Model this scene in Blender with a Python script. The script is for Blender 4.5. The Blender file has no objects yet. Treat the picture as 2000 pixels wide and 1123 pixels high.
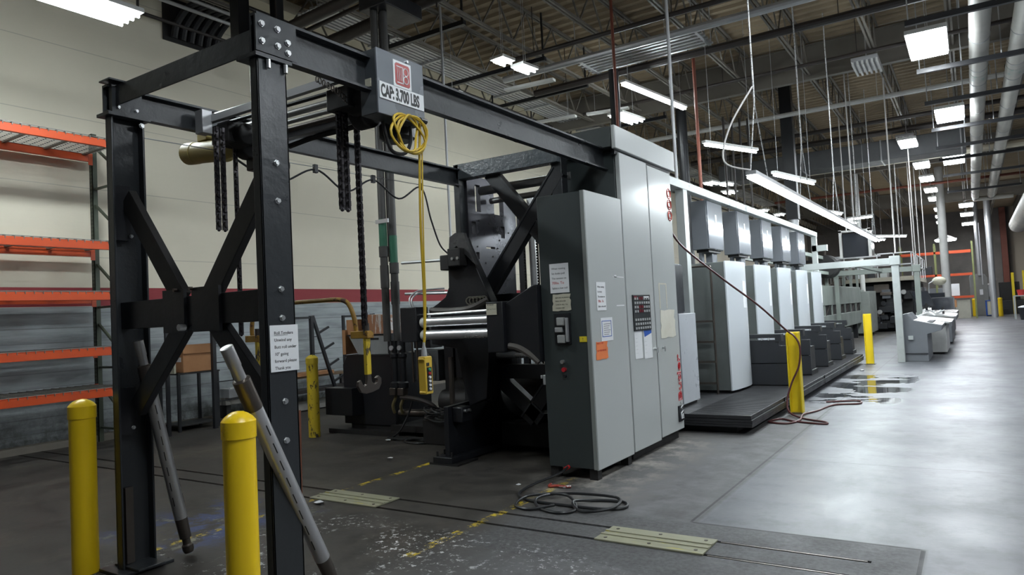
import bpy, bmesh, math, random
from mathutils import Vector, Matrix
random.seed(7)
SC = bpy.context.scene
COL = SC.collection
V = Vector
# ------------------------------------------------------------------ camera, world, exposure
EYE = 1.5
ax = [V((0.83565264, 0.54697205, -0.05006237)), V((0.06396109, -0.00638134, 0.99793199)), V((0.54552144, -0.83712655, -0.04031751))]
cam = bpy.data.objects.new('camera', bpy.data.cameras.new('camera'))
COL.objects.link(cam)
m = Matrix.Identity(4)
for i in range(3):
    for j in range(3):
        m[j][i] = ax[i][j]
m.translation = V((0, 0, EYE))
cam.matrix_world = m
cam.data.lens = 24.794
cam.data.sensor_width = 36
cam.data.clip_start = 0.05
cam.data.clip_end = 300
SC.camera = cam
w = bpy.data.worlds.new('hall_ambient'); SC.world = w; w.use_nodes = True
w.node_tree.nodes['Background'].inputs[0].default_value = (0.80, 0.86, 0.95, 1)
w.node_tree.nodes['Background'].inputs[1].default_value = 0.035
SC.view_settings.view_transform = 'Standard'
SC.view_settings.look = 'None'
SC.view_settings.gamma = 1
SC.view_settings.use_curve_mapping = False
SC.view_settings.exposure = 1.0
E_BAY, E_TUBE, E_FAR = 32, 42, 30      # emission of high bays, tubes, distant fixtures

# ------------------------------------------------------------------ helpers
class B:
    def __init__(s): s.v = []; s.f = []; s.sm = []
    def add(s, vs, fs, smooth=False):
        o = len(s.v); s.v += [V(p) for p in vs]
        for f in fs: s.f.append([i + o for i in f]); s.sm.append(smooth)
        return s
    def box(s, x0, x1, y0, y1, z0, z1):
        x0, x1 = min(x0, x1), max(x0, x1); y0, y1 = min(y0, y1), max(y0, y1); z0, z1 = min(z0, z1), max(z0, z1)
        vs = [(x, y, z) for z in (z0, z1) for y in (y0, y1) for x in (x0, x1)]
        return s.add(vs, [(0, 2, 3, 1), (4, 5, 7, 6), (0, 1, 5, 4), (2, 6, 7, 3), (0, 4, 6, 2), (1, 3, 7, 5)])
    def bar(s, p, q, w, h=None, up=(0, 0, 1)):
        p, q = V(p), V(q); h = h or w; d = (q - p).normalized(); u = V(up)
        if abs(d.dot(u)) > .98: u = V((1, 0, 0))
        a = d.cross(u).normalized() * (w / 2); b = a.cross(d).normalized() * (h / 2)
        vs = [c + i * a + j * b for c in (p, q) for i, j in ((-1, -1), (1, -1), (1, 1), (-1, 1))]
        return s.add(vs, [(3, 2, 1, 0), (4, 5, 6, 7), (0, 1, 5, 4), (1, 2, 6, 5), (2, 3, 7, 6), (3, 0, 4, 7)])
    def tube(s, pts, r, n=8, closed=False):
        pts = [V(p) for p in pts]; N = len(pts); vs = []; fs = []
        rr = r if isinstance(r, (list, tuple)) else [r] * N
        prev = None
        for i, p in enumerate(pts):
            if closed: t = pts[(i + 1) % N] - pts[i - 1]
            else: t = pts[min(i + 1, N - 1)] - pts[max(i - 1, 0)]
            if t.length < 1e-9: t = V((0, 0, 1))
            t.normalize()
            if prev is None:
                u = V((0, 0, 1)) if abs(t.z) < .9 else V((1, 0, 0))
                a = t.cross(u).normalized()
            else:
                a = (prev - t * prev.dot(t)); a = a.normalized() if a.length > 1e-6 else t.orthogonal().normalized()
            prev = a; b = t.cross(a)
            for k in range(n):
                an = 2 * math.pi * k / n
                vs.append(p + (a * math.cos(an) + b * math.sin(an)) * rr[i])
        M_ = N if closed else N - 1
        for i in range(M_):
            j = (i + 1) % N
            for k in range(n):
                l = (k + 1) % n
                fs.append((i * n + k, i * n + l, j * n + l, j * n + k))
        s.add(vs, fs, True)
        if not closed:
            o = len(s.v) - len(vs)
            s.f.append([o + k for k in reversed(range(n))]); s.sm.append(False)
            s.f.append([o + (N - 1) * n + k for k in range(n)]); s.sm.append(False)
        return s
    def cyl(s, p, q, r, r2=None, n=16):
        return s.tube([p, q], [r, r if r2 is None else r2], n)
    def lathe(s, c, prof, n=24, axis=(0, 0, 1)):      # profile of (distance along axis, radius)
        c = V(c); d = V(axis).normalized()
        a = d.orthogonal().normalized(); b = d.cross(a); vs = []; fs = []
        for (t, r) in prof:
            for k in range(n):
                an = 2 * math.pi * k / n
                vs.append(c + d * t + (a * math.cos(an) + b * math.sin(an)) * r)
        for i in range(len(prof) - 1):
            for k in range(n):
                l = (k + 1) % n
                fs.append((i * n + k, i * n + l, (i + 1) * n + l, (i + 1) * n + k))
        s.add(vs, fs, True)
        o = len(s.v) - len(vs)
        s.f.append([o + k for k in reversed(range(n))]); s.sm.append(False)
        s.f.append([o + (len(prof) - 1) * n + k for k in range(n)]); s.sm.append(False)
        return s
    def prism(s, poly, axis, a0, a1, holes=None):     # polygon in the plane across the axis
        def P(u, v, a):
            return {'x': (a, u, v), 'y': (u, a, v), 'z': (u, v, a)}[axis]
        bm = bmesh.new()
        rings = [poly] + (holes or [])
        es = []; 
        for rg in rings:
            vv = [bm.verts.new(P(u, v, a0)) for u, v in rg]
            es += [bm.edges.new((vv[i], vv[(i + 1) % len(vv)])) for i in range(len(vv))]
        bmesh.ops.triangle_fill(bm, use_beauty=True, edges=es)
        g = bmesh.ops.extrude_face_region(bm, geom=bm.faces[:])
        d = V(P(0, 0, a1)) - V(P(0, 0, a0))
        bmesh.ops.translate(bm, vec=d, verts=[e for e in g['geom'] if isinstance(e, bmesh.types.BMVert)])
        bmesh.ops.recalc_face_normals(bm, faces=bm.faces[:])
        bm.verts.index_update()
        s.add([v.co.copy() for v in bm.verts], [[v.index for v in f.verts] for f in bm.faces])
        bm.free(); return s
    def ball(s, c, r, n=10, sq=1):
        prof = [(-r * math.cos(math.pi * i / 8) * sq, max(r * math.sin(math.pi * i / 8), 1e-4)) for i in range(9)]
        return s.lathe(c, prof, n)
    def build(s, name, mat, parent=None, bevel=0, at=None, **kw):
        if at is None:
            if parent is None:
                lo = [min(p[i] for p in s.v) for i in range(3)]; hi = [max(p[i] for p in s.v) for i in range(3)]
                at = V(((lo[0] + hi[0]) / 2, (lo[1] + hi[1]) / 2, lo[2]))
            else: at = W(parent)
        at = V(at)
        me = bpy.data.meshes.new(name)
        me.from_pydata([tuple(p - at) for p in s.v], [], s.f)
        me.polygons.foreach_set('use_smooth', s.sm)
        me.materials.append(mat); me.update(); me.set_sharp_from_angle(angle=.55)
        o = bpy.data.objects.new(name, me); COL.objects.link(o)
        if parent is not None:
            o.parent = parent; o.location = at - W(parent)
        else: o.location = at
        o['w'] = list(at)
        if bevel:
            b = o.modifiers.new('bevel', 'BEVEL'); b.width = bevel; b.segments = 2; b.limit_method = 'ANGLE'; b.angle_limit = .6
            b.harden_normals = False
        for k, v_ in kw.items(): o[k] = v_
        return o
def split(b, name, mat, parent):                      # every loose piece becomes a part of its own
    p = list(range(len(b.v)))
    def f_(i):
        while p[i] != i: p[i] = p[p[i]]; i = p[i]
        return i
    for f in b.f:
        for i in f[1:]: p[f_(i)] = f_(f[0])
    g = {}
    for f, sm in zip(b.f, b.sm): g.setdefault(f_(f[0]), []).append((f, sm))
    for fs in g.values():
        c = B(); ix = {}
        for f, sm in fs:
            for i in f:
                if i not in ix: ix[i] = len(c.v); c.v.append(b.v[i])
            c.f.append([ix[i] for i in f]); c.sm.append(sm)
        c.build(name, mat, parent)
def W(o): return V(o['w'])
def thing(name, loc, label, cat, group=None):
    o = bpy.data.objects.new(name, None); COL.objects.link(o)
    o.location = loc; o['w'] = list(loc); o['label'] = label; o['category'] = cat; o.empty_display_size = .1
    if group: o['group'] = group
    return o
def tag(o, label, cat, group=None, kind=None):
    o['label'] = label; o['category'] = cat
    if group: o['group'] = group
    if kind: o['kind'] = kind
    return o
def struct(o): o['kind'] = 'structure'; return o
KIDS = {}
def dup(root, loc, label=None):
    def cp(o, par):
        c = o.copy(); COL.objects.link(c)
        if par is not None: c.parent = par
        for ch in [q for q in COL.objects if q.parent == o]: cp(ch, c)
        return c
    d = V(loc) - V(root.location)
    r = cp(root, None); r.location = loc
    r['w'] = list(loc)
    if label: r['label'] = label
    return r
def cr(pts, n=6, closed=False):                       # smooth curve through points
    pts = [V(p) for p in pts]; N = len(pts); out = []
    rng = range(N if closed else N - 1)
    for i in rng:
        if closed: p0, p1, p2, p3 = pts[i - 1], pts[i], pts[(i + 1) % N], pts[(i + 2) % N]
        else: p0, p1, p2, p3 = pts[max(i - 1, 0)], pts[i], pts[i + 1], pts[min(i + 2, N - 1)]
        for k in range(n):
            t = k / n
            out.append(.5 * ((2 * p1) + (p2 - p0) * t + (2 * p0 - 5 * p1 + 4 * p2 - p3) * t * t + (3 * p1 - p0 - 3 * p2 + p3) * t ** 3))
    if not closed: out.append(pts[-1])
    return out
def text(name, body, loc, size, u, v, mat, parent, extrude=.0008, outline=0, bold=0, align='LEFT', sx=1, spacing=1, **kw):
    c = bpy.data.curves.new(name, 'FONT'); c.body = body; c.size = size; c.extrude = extrude; c.align_x = align
    c.resolution_u = 4; c.space_line = spacing
    c.offset = bold
    if outline: c.fill_mode = 'NONE'; c.bevel_depth = outline; c.extrude = 0; c.bevel_resolution = 0
    o = bpy.data.objects.new(name, c); COL.objects.link(o)
    bpy.context.view_layer.update()
    me = bpy.data.meshes.new_from_object(o.evaluated_get(bpy.context.evaluated_depsgraph_get()))
    bpy.data.objects.remove(o)
    u, v = V(u), V(v); n = u.cross(v)
    b = B(); b.add([V(loc) + u * p.co.x * sx + v * p.co.y + n * p.co.z for p in me.vertices], [list(p.vertices) for p in me.polygons])
    return b.build(name, mat, parent, **kw)
PY, PX, PZ = (0, 1, 0), (1, 0, 0), (0, 0, 1)

# ------------------------------------------------------------------ materials
def nodes(name):
    mt = bpy.data.materials.new(name); mt.use_nodes = True
    nt = mt.node_tree; return mt, nt, nt.nodes['Principled BSDF']
def nd(nt, typ, **kw):
    n = nt.nodes.new(typ)
    for k, v_ in kw.items():
        if k.startswith('i_'):
            key = k[2:]; key = int(key) if key.isdigit() else key.replace('_', ' ')
            n.inputs[key].default_value = v_
        else: setattr(n, k, v_)
    return n
def ramp(nt, fac, stops, mode='LINEAR'):
    r = nt.nodes.new('ShaderNodeValToRGB'); r.color_ramp.interpolation = mode
    el = r.color_ramp.elements
    while len(el) < len(stops): el.new(.5)
    for e, (p, c) in zip(el, stops):
        e.position = p; e.color = tuple(c) + (1,) if not isinstance(c, (int, float)) else (c, c, c, 1)
    nt.links.new(fac, r.inputs[0]); return r.outputs[0]
def mix(nt, fac, a, b, mode='MIX'):
    x = nt.nodes.new('ShaderNodeMix'); x.data_type = 'RGBA'; x.blend_type = mode
    for sock, val in ((x.inputs[0], fac), (x.inputs[6], a), (x.inputs[7], b)):
        if isinstance(val, bpy.types.NodeSocket): nt.links.new(val, sock)
        elif isinstance(val, (int, float)): sock.default_value = val if sock.type == 'VALUE' else (val, val, val, 1)
        else: sock.default_value = tuple(val) + (1,)
    return x.outputs[2]
def math_(nt, op, a, b=None, c=None):
    x = nt.nodes.new('ShaderNodeMath'); x.operation = op
    for i, val in enumerate((a, b, c)):
        if val is None: continue
        if isinstance(val, bpy.types.NodeSocket): nt.links.new(val, x.inputs[i])
        else: x.inputs[i].default_value = val
    return x.outputs[0]
def noise(nt, scale, detail=4, vec=None, rough=.6, sc3=None):
    if vec is None: vec = nd(nt, 'ShaderNodeTexCoord').outputs['Object']
    if sc3:
        mp = nd(nt, 'ShaderNodeMapping'); mp.inputs['Scale'].default_value = sc3; nt.links.new(vec, mp.inputs[0]); vec = mp.outputs[0]
    n = nd(nt, 'ShaderNodeTexNoise', i_Scale=scale, i_Detail=detail, i_Roughness=rough); nt.links.new(vec, n.inputs['Vector'])
    return n.outputs['Fac']
def mat(name, col, rough=.5, metal=0, dirt=None, amt=.5, scale=4, bump=0, bscale=60, chips=None, ct=.62, cscale=14, sc3=None, rvar=.1, spec=.5):
    mt, nt, bs = nodes(name)
    f = noise(nt, scale, 5, sc3=sc3)
    dirt = dirt or tuple(c * .6 for c in col)
    c = mix(nt, ramp(nt, f, [(.25, 0), (.85, amt)]), col, dirt)
    if chips:
        g = noise(nt, cscale, 6, rough=.7, sc3=sc3)
        k = ramp(nt, g, [(ct, 0), (ct + .03, 1)])
        c = mix(nt, k, c, chips)
    nt.links.new(c, bs.inputs['Base Color'])
    r = ramp(nt, f, [(.3, max(rough - rvar, .02)), (.75, min(rough + rvar, 1))]); nt.links.new(r, bs.inputs['Roughness'])
    bs.inputs['Metallic'].default_value = metal
    bs.inputs['Specular IOR Level'].default_value = spec
    if bump:
        b = nd(nt, 'ShaderNodeBump', i_Strength=bump, i_Distance=.01); nt.links.new(noise(nt, bscale, 3), b.inputs['Height'])
        nt.links.new(b.outputs[0], bs.inputs['Normal'])
    return mt
def emit(name, col, st):
    mt, nt, bs = nodes(name)
    bs.inputs['Base Color'].default_value = (.8, .8, .8, 1)
    bs.inputs['Emission Color'].default_value = tuple(col) + (1,); bs.inputs['Emission Strength'].default_value = st
    return mt
gantry = mat('charcoal_gloss_paint', (.028, .031, .034), .30, dirt=(.021, .023, .026), bump=.25, bscale=14, rvar=.03, chips=(.10, .10, .09), ct=.76, cscale=16)
black = mat('black_machine_paint', (.013, .014, .017), .38, dirt=(.006, .006, .007), bump=.1, bscale=30)
blackrough = mat('grease_and_shade_black', (.010, .010, .011), .6, dirt=(.02, .017, .013))
sidegrey = mat('shaded_side_grey', (.036, .045, .045), .42, rvar=.02, dirt=(.030, .037, .037), chips=(.16, .18, .17), ct=.72, cscale=12)  # cabinet sides darker than the doors: their shade is put into the colour
panel = mat('light_grey_enamel', (.46, .48, .47), .27, metal=0, dirt=(.42, .44, .43), amt=.5, scale=.7, rvar=.0)
pressgrey = mat('press_grey_enamel', (.52, .55, .58), .30, dirt=(.49, .515, .545), amt=.5, rvar=.0, scale=.8)
presside = mat('press_side_green_grey', (.135, .15, .145), .38, dirt=(.06, .065, .06), scale=1.5, amt=.7)  # tower sides: shade on the near face is darkened into this grey
encl_m = mat('enclosure_shaded_grey', (.115, .122, .135), .22, dirt=(.09, .097, .108), scale=1, rvar=.03)  # shade of the housings' near sides is mixed into this grey
railgrey = mat('rail_pale_grey_paint', (.40, .425, .42), .35, dirt=(.3, .32, .3))
dryer_m = mat('dryer_green_grey_paint', (.25, .28, .255), .4, dirt=(.17, .19, .17), scale=1.2)
darkfin = mat('slate_pan_cover', (.020, .022, .026), .45, dirt=(.018, .018, .02), chips=(.14, .14, .13), ct=.72)
plate_m = mat('polished_black_plate', (.085, .085, .097), .26, metal=.6, dirt=(.04, .04, .048), rvar=.05, scale=2)
steel = mat('bare_steel', (.50, .50, .50), .34, metal=.8, dirt=(.42, .41, .39), scale=3, rvar=.03)
worn = mat('oiled_dark_steel', (.14, .12, .105), .4, metal=.8, dirt=(.05, .045, .04))
chrome = mat('chromed_roller', (.80, .81, .83), .30, metal=.8, dirt=(.72, .72, .74), rvar=.04)
nylon = mat('white_nylon', (.75, .74, .66), .5)
boltm = mat('zinc_bolt', (.65, .66, .66), .32, metal=.9)
yellow = mat('safety_yellow_sleeve', (.88, .60, .012), .33, dirt=(.80, .52, .01), scale=3, rvar=.05)
yellowdk = mat('safety_yellow_cap', (.88, .60, .012), .3, dirt=(.78, .50, .01), chips=(.16, .10, .02), ct=.72, cscale=11)
yelworn = mat('chipped_yellow_paint', (.60, .43, .02), .5, dirt=(.36, .29, .03), chips=(.035, .026, .02), ct=.57, cscale=18, sc3=(1, 1, .45), amt=.7)
yelsteel = mat('bright_yellow_steel', (.84, .64, .015), .42, dirt=(.68, .50, .02), chips=(.10, .06, .03), ct=.70, cscale=8)
rust = mat('rusty_orange_steel', (.13, .035, .012), .7, dirt=(.05, .02, .012))
rustyel = mat('rusty_yellow_tube', (.42, .24, .02), .6, dirt=(.12, .05, .02), amt=.9, scale=9, chips=(.07, .03, .015), ct=.58, cscale=14)
motor_m = mat('dusty_gold_motor_paint', (.42, .33, .09), .5, dirt=(.26, .20, .06))
orange = mat('orange_rack_beam', (.62, .085, .02), .42, dirt=(.45, .05, .015), chips=(.12, .04, .02), ct=.72)
rackgreen = mat('dark_green_upright', (.06, .075, .05), .5, dirt=(.02, .025, .02), chips=(.3, .3, .27), ct=.68, cscale=22)
wire_m = mat('galvanised_wire', (.26, .25, .23), .5, metal=.6)
galv = mat('galvanised_steel', (.50, .51, .52), .38, metal=.45, dirt=(.36, .36, .37), scale=2)
duct_m = mat('white_duct_wrap', (.50, .49, .45), .45, dirt=(.38, .37, .34), scale=1.5)
joist_m = mat('joist_primer_grey', (.17, .155, .13), .6, dirt=(.08, .07, .06), scale=1)
deck_m = mat('cream_roof_deck', (.33, .26, .17), .7, dirt=(.20, .15, .10), scale=.5)
cream = mat('cream_insulated_pipe', (.72, .67, .54), .55, dirt=(.55, .50, .39), scale=1.5)
pipeblk = mat('black_pipe', (.03, .026, .024), .5, dirt=(.05, .035, .03))
redpipe = mat('red_primer_pipe', (.20, .055, .032), .55, dirt=(.12, .035, .02))
cardb = mat('cardboard', (.44, .22, .10), .8, dirt=(.27, .12, .05), chips=(.12, .05, .02), ct=.7)
paper = mat('white_paper', (.76, .77, .78), .6, dirt=(.66, .67, .68))
paperold = mat('stained_paper', (.55, .53, .42), .6, dirt=(.30, .28, .2), scale=14)
ink = mat('black_ink', (.03, .03, .03), .6)
redink = mat('red_ink', (.55, .02, .02), .5)
orangep = mat('orange_sticker', (.85, .22, .06), .6)
cablek = mat('black_rubber', (.02, .021, .023), .42)
cabley = mat('yellow_cable_jacket', (.62, .42, .03), .5, dirt=(.42, .27, .03), scale=12)
cabler = mat('red_hose', (.09, .022, .022), .45)
rodm = mat('white_painted_rod', (.62, .60, .58), .5)
whitecol = mat('white_painted_column', (.62, .62, .60), .45)
brickpad = mat('aged_wood_pallet', (.18, .12, .07), .8)
coverm = mat('pale_yellow_trench_cover', (.30, .295, .20), .55, dirt=(.15, .15, .11), scale=7, chips=(.42, .36, .05), ct=.6, cscale=6, sc3=(.4, 5, 1))
treadm = mat('diamond_plate_black', (.034, .034, .037), .45, dirt=(.02, .02, .022), scale=3)
screenm = mat('dark_screen', (.03, .033, .04), .15)
greenm = mat('green_label', (.03, .16, .09), .5)
bluem = mat('blue_paint', (.02, .10, .45), .5)
tankm = mat('beige_steel_cabinet', (.42, .41, .34), .5)
farwall_m = None
tube_m = emit('fluorescent_tube_lit', (.88, .97, 1.0), E_TUBE)
bay_m = emit('high_bay_lens_lit', (.88, .95, 1.0), E_BAY)
far_m = emit('distant_lens_lit', (.90, .95, 1.0), E_FAR)

def pos(nt):
    g = nt.nodes.new('ShaderNodeNewGeometry'); s = nt.nodes.new('ShaderNodeSeparateXYZ')
    nt.links.new(g.outputs['Position'], s.inputs[0]); return g.outputs['Position'], s.outputs[0], s.outputs[1], s.outputs[2]
def band(nt, x, lo, hi, soft=.01):
    a = math_(nt, 'SMOOTHSTEP' if False else 'SUBTRACT', x, lo); a = math_(nt, 'DIVIDE', a, soft)
    b = math_(nt, 'SUBTRACT', hi, x); b = math_(nt, 'DIVIDE', b, soft)
    mm = math_(nt, 'MINIMUM', a, b); n = nt.nodes.new('ShaderNodeClamp'); nt.links.new(mm, n.inputs[0]); return n.outputs[0]
def wall_material():
    mt, nt, bs = nodes('painted_block_wall')
    P, X, Y, Z = pos(nt)
    n1 = noise(nt, .35, 6, P); n2 = noise(nt, 2.4, 6, P, sc3=(1, .35, 3)); n3 = noise(nt, 5, 8, P, rough=.75)
    top = mix(nt, ramp(nt, n1, [(.4, 0), (.75, .6)]), (.80, .745, .61), (.66, .61, .49))
    low = mix(nt, ramp(nt, n2, [(.38, 0), (.62, 1)]), (.40, .44, .455), (.24, .265, .275))
    low = mix(nt, math_(nt, 'MULTIPLY', ramp(nt, n3, [(.42, 0), (.60, 1)]), band(nt, Z, -1, .75, .7)), low, (.09, .09, .085))
    red = mix(nt, n2, (.26, .026, .036), (.31, .045, .05))
    zz = math_(nt, 'DIVIDE', Z, 8)
    c = mix(nt, band(nt, Z, -2, 1.95, .004), top, low)
    c = mix(nt, band(nt, Z, 1.95, 2.225, .004), c, red)
    # panel joints
    j = math_(nt, 'ABSOLUTE', math_(nt, 'SUBTRACT', math_(nt, 'MODULO', math_(nt, 'ADD', Z, 6.0), 1.02), .51))
    jj = math_(nt, 'LESS_THAN', j, .006)
    c = mix(nt, math_(nt, 'MULTIPLY', jj, .35), c, (.2, .19, .16))
    k = math_(nt, 'ABSOLUTE', math_(nt, 'SUBTRACT', math_(nt, 'MODULO', math_(nt, 'ADD', Z, 6.0), .204), .102))
    kk = math_(nt, 'MULTIPLY', math_(nt, 'LESS_THAN', k, .006), band(nt, Z, -1, 1.95, .01))
    c = mix(nt, math_(nt, 'MULTIPLY', kk, .45), c, (.1, .1, .1))
    nt.links.new(c, bs.inputs['Base Color']); bs.inputs['Roughness'].default_value = .7
    b = nd(nt, 'ShaderNodeBump', i_Strength=.25, i_Distance=.02); nt.links.new(n2, b.inputs['Height']); nt.links.new(b.outputs[0], bs.inputs['Normal'])
    return mt
def floor_material():
    mt, nt, bs = nodes('worn_concrete_floor')
    P, X, Y, Z = pos(nt)
    n1 = noise(nt, .8, 8, P, rough=.65); n2 = noise(nt, 3.5, 8, P, rough=.7); n3 = noise(nt, 30, 6, P, rough=.7); n4 = noise(nt, 1.6, 4, P, sc3=(1, .3, 1))
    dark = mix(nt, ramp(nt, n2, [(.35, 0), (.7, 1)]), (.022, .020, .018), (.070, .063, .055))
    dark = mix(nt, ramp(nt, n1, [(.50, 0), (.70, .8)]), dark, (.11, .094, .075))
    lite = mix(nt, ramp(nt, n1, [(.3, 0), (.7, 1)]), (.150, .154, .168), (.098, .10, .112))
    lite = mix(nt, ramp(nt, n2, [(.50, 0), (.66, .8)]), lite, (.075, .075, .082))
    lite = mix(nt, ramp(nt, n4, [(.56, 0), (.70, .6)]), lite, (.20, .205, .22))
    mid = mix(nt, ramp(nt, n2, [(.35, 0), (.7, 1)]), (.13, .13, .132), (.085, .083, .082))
    # aisle slab east of the long joint, patched strip round the trench
    wob = math_(nt, 'MULTIPLY', math_(nt, 'SUBTRACT', n2, .5), .25)
    Xw = math_(nt, 'ADD', X, wob); Yw = math_(nt, 'ADD', Y, wob)
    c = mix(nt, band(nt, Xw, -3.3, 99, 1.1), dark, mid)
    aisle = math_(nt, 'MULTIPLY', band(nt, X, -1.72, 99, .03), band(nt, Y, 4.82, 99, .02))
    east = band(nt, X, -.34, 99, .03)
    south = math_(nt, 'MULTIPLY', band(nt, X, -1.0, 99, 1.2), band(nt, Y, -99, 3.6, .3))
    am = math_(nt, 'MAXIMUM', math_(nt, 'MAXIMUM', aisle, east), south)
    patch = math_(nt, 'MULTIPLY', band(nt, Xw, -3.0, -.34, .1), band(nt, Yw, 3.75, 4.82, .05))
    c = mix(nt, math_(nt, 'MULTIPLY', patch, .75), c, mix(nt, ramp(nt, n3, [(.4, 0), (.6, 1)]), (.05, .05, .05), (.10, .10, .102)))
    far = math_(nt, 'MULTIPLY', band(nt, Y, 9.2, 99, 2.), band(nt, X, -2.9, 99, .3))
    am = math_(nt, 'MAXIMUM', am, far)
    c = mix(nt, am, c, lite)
    # joints cut in the slab
    def line(coord, at, w):
        return math_(nt, 'LESS_THAN', math_(nt, 'ABSOLUTE', math_(nt, 'SUBTRACT', coord, at)), w)
    j = math_(nt, 'MULTIPLY', line(X, -1.75, .010), band(nt, Y, 4.82, 60, .02))
    j2 = math_(nt, 'MULTIPLY', line(Y, 7.1, .006), band(nt, X, -1.75, 8, .02))
    j3 = math_(nt, 'MULTIPLY', line(Y, 4.82, .010), band(nt, X, -1.75, -.34, .02))
    j4 = math_(nt, 'MULTIPLY', line(X, -.34, .012), band(nt, Y, 3.6, 4.82, .02))
    j5 = math_(nt, 'MULTIPLY', line(Y, 13.1, .008), band(nt, X, -1.75, 8, .02))
    J = j
    for q in (j2, j3, j4, j5): J = math_(nt, 'MAXIMUM', J, q)
    c = mix(nt, math_(nt, 'MULTIPLY', J, .8), c, (.02, .02, .02))
    # worn yellow lines
    yl = math_(nt, 'MAXIMUM', math_(nt, 'MULTIPLY', line(X, -4.88, .035), band(nt, Y, 2.6, 5.85, .02)), math_(nt, 'MULTIPLY', line(X, -3.13, .04), band(nt, Y, 3.4, 5.75, .02)))
    yl = math_(nt, 'MULTIPLY', yl, ramp(nt, noise(nt, 6, 8, P, rough=.8), [(.50, 0), (.56, 1)]))
    c = mix(nt, yl, c, (.50, .36, .02))
    # white flecks of old paint and blue smears
    fl = math_(nt, 'MULTIPLY', ramp(nt, noise(nt, 17, 7, P, rough=.78), [(.56, 0), (.59, 1)]), ramp(nt, noise(nt, 1.7, 3, P), [(.45, 0), (.56, 1)]))
    reg = math_(nt, 'MULTIPLY', band(nt, X, -5.0, -1.6, .5), band(nt, Y, 1.8, 4.1, .4))
    c = mix(nt, math_(nt, 'MULTIPLY', fl, reg), c, (.55, .55, .55))
    bl = math_(nt, 'MULTIPLY', band(nt, X, -5.9, -4.4, .4), band(nt, Y, 2.6, 4.2, .3))
    c = mix(nt, math_(nt, 'MULTIPLY', bl, ramp(nt, n2, [(.49, 0), (.56, .8)])), c, (.045, .065, .16))
    c = mix(nt, math_(nt, 'MULTIPLY', bl, ramp(nt, noise(nt, 4.5, 6, P), [(.58, 0), (.64, .8)])), c, (.22, .21, .16))
    # bleached patch where the splicer cabinet stands
    wp = math_(nt, 'MULTIPLY', band(nt, X, -3.6, -2.2, .5), band(nt, Y, 4.8, 8.2, .5))
    c = mix(nt, math_(nt, 'MULTIPLY', wp, ramp(nt, n2, [(.45, 0), (.62, .75)])), c, (.30, .28, .25))
    # puddles beside the platform
    pr = math_(nt, 'MULTIPLY', band(nt, X, -2.3, -.85, .3), band(nt, Y, 11.0, 15.6, .5))
    pu = math_(nt, 'MULTIPLY', pr, ramp(nt, noise(nt, 1.1, 3, P, sc3=(.8, 1.3, 1)), [(.485, 0), (.505, 1)]))
    c = mix(nt, math_(nt, 'MULTIPLY', pu, .85), c, (.03, .033, .035))
    nt.links.new(c, bs.inputs['Base Color'])
    r1 = ramp(nt, n1, [(.3, .30), (.7, .46)]); rd = ramp(nt, n2, [(.3, .5), (.7, .72)])
    r = mix(nt, am, rd, r1); r = mix(nt, pu, r, (.04, .04, .04))
    nt.links.new(r, bs.inputs['Roughness'])
    bs.inputs['Specular IOR Level'].default_value = .33
    b = nd(nt, 'ShaderNodeBump', i_Strength=.30, i_Distance=.012)
    hh = mix(nt, pu, mix(nt, .5, n2, noise(nt, 9, 4, P)), .5); nt.links.new(hh, b.inputs['Height']); nt.links.new(b.outputs[0], bs.inputs['Normal'])
    return mt
def farwall_material():
    mt, nt, bs = nodes('grey_block_far_wall')
    P, X, Y, Z = pos(nt)
    n = noise(nt, .6, 5, P)
    c = mix(nt, ramp(nt, n, [(.35, 0), (.7, 1)]), (.24, .22, .20), (.14, .13, .12))
    c = mix(nt, band(nt, X, 2.4, 4, .1), c, (.40, .35, .28))
    nt.links.new(c, bs.inputs['Base Color']); bs.inputs['Roughness'].default_value = .8
    return mt
wall_m = wall_material(); floor_m = floor_material(); farwall_m = farwall_material()

# ------------------------------------------------------------------ the hall
YF = 60.0
b = B()
YA, YB, XS = 4.20, 4.505, -.58         # trench slots across the floor
b.box(-10.8, 7, -6, YA, -.12, 0)
b.box(-10.8, XS, YA + .036, YB - .036, -.074, 0)
b.box(-10.8, 7, YB, YF, -.12, 0)
b.box(XS, 7, YA, YB, -.12, 0)
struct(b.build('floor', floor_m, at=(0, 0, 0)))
struct(B().box(-10.8, XS, YA, YB, -.2, -.075).build('trim_1', blackrough, at=(-5, 4.35, -.2)))  # black trench bottom carries the shade of the slots in its colour
struct(B().box(-11.0, -10.8, -6, YF, -.1, 7.4).build('wall_left', wall_m, at=(-10.9, 20, 0)))
struct(B().box(-11.0, 7, YF, YF + .2, -.1, 7.4).build('wall_far', farwall_m, at=(0, YF, 0)))
struct(B().box(-10.8, -10.6, -6, YF, 0, .09).build('baseboard_left', mat('concrete_curb', (.20, .18, .15), .8), at=(-10.7, 20, 0)))
b = B(); prof = []
y = -6.0
while y < YF + .2:
    prof += [(y, 7.4), (y + .09, 7.4), (y + .12, 7.46), (y + .27, 7.46)]; y += .30
n = len(prof)
b.add([(-11, p[0], p[1]) for p in prof] + [(7, p[0], p[1]) for p in prof], [(i, i + 1, n + i + 1, n + i) for i in range(n - 1)])
b.box(-11, 7, -6, YF + .2, 7.50, 7.56)
struct(b.build('ceiling', deck_m, at=(0, 20, 7.4)))

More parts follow.
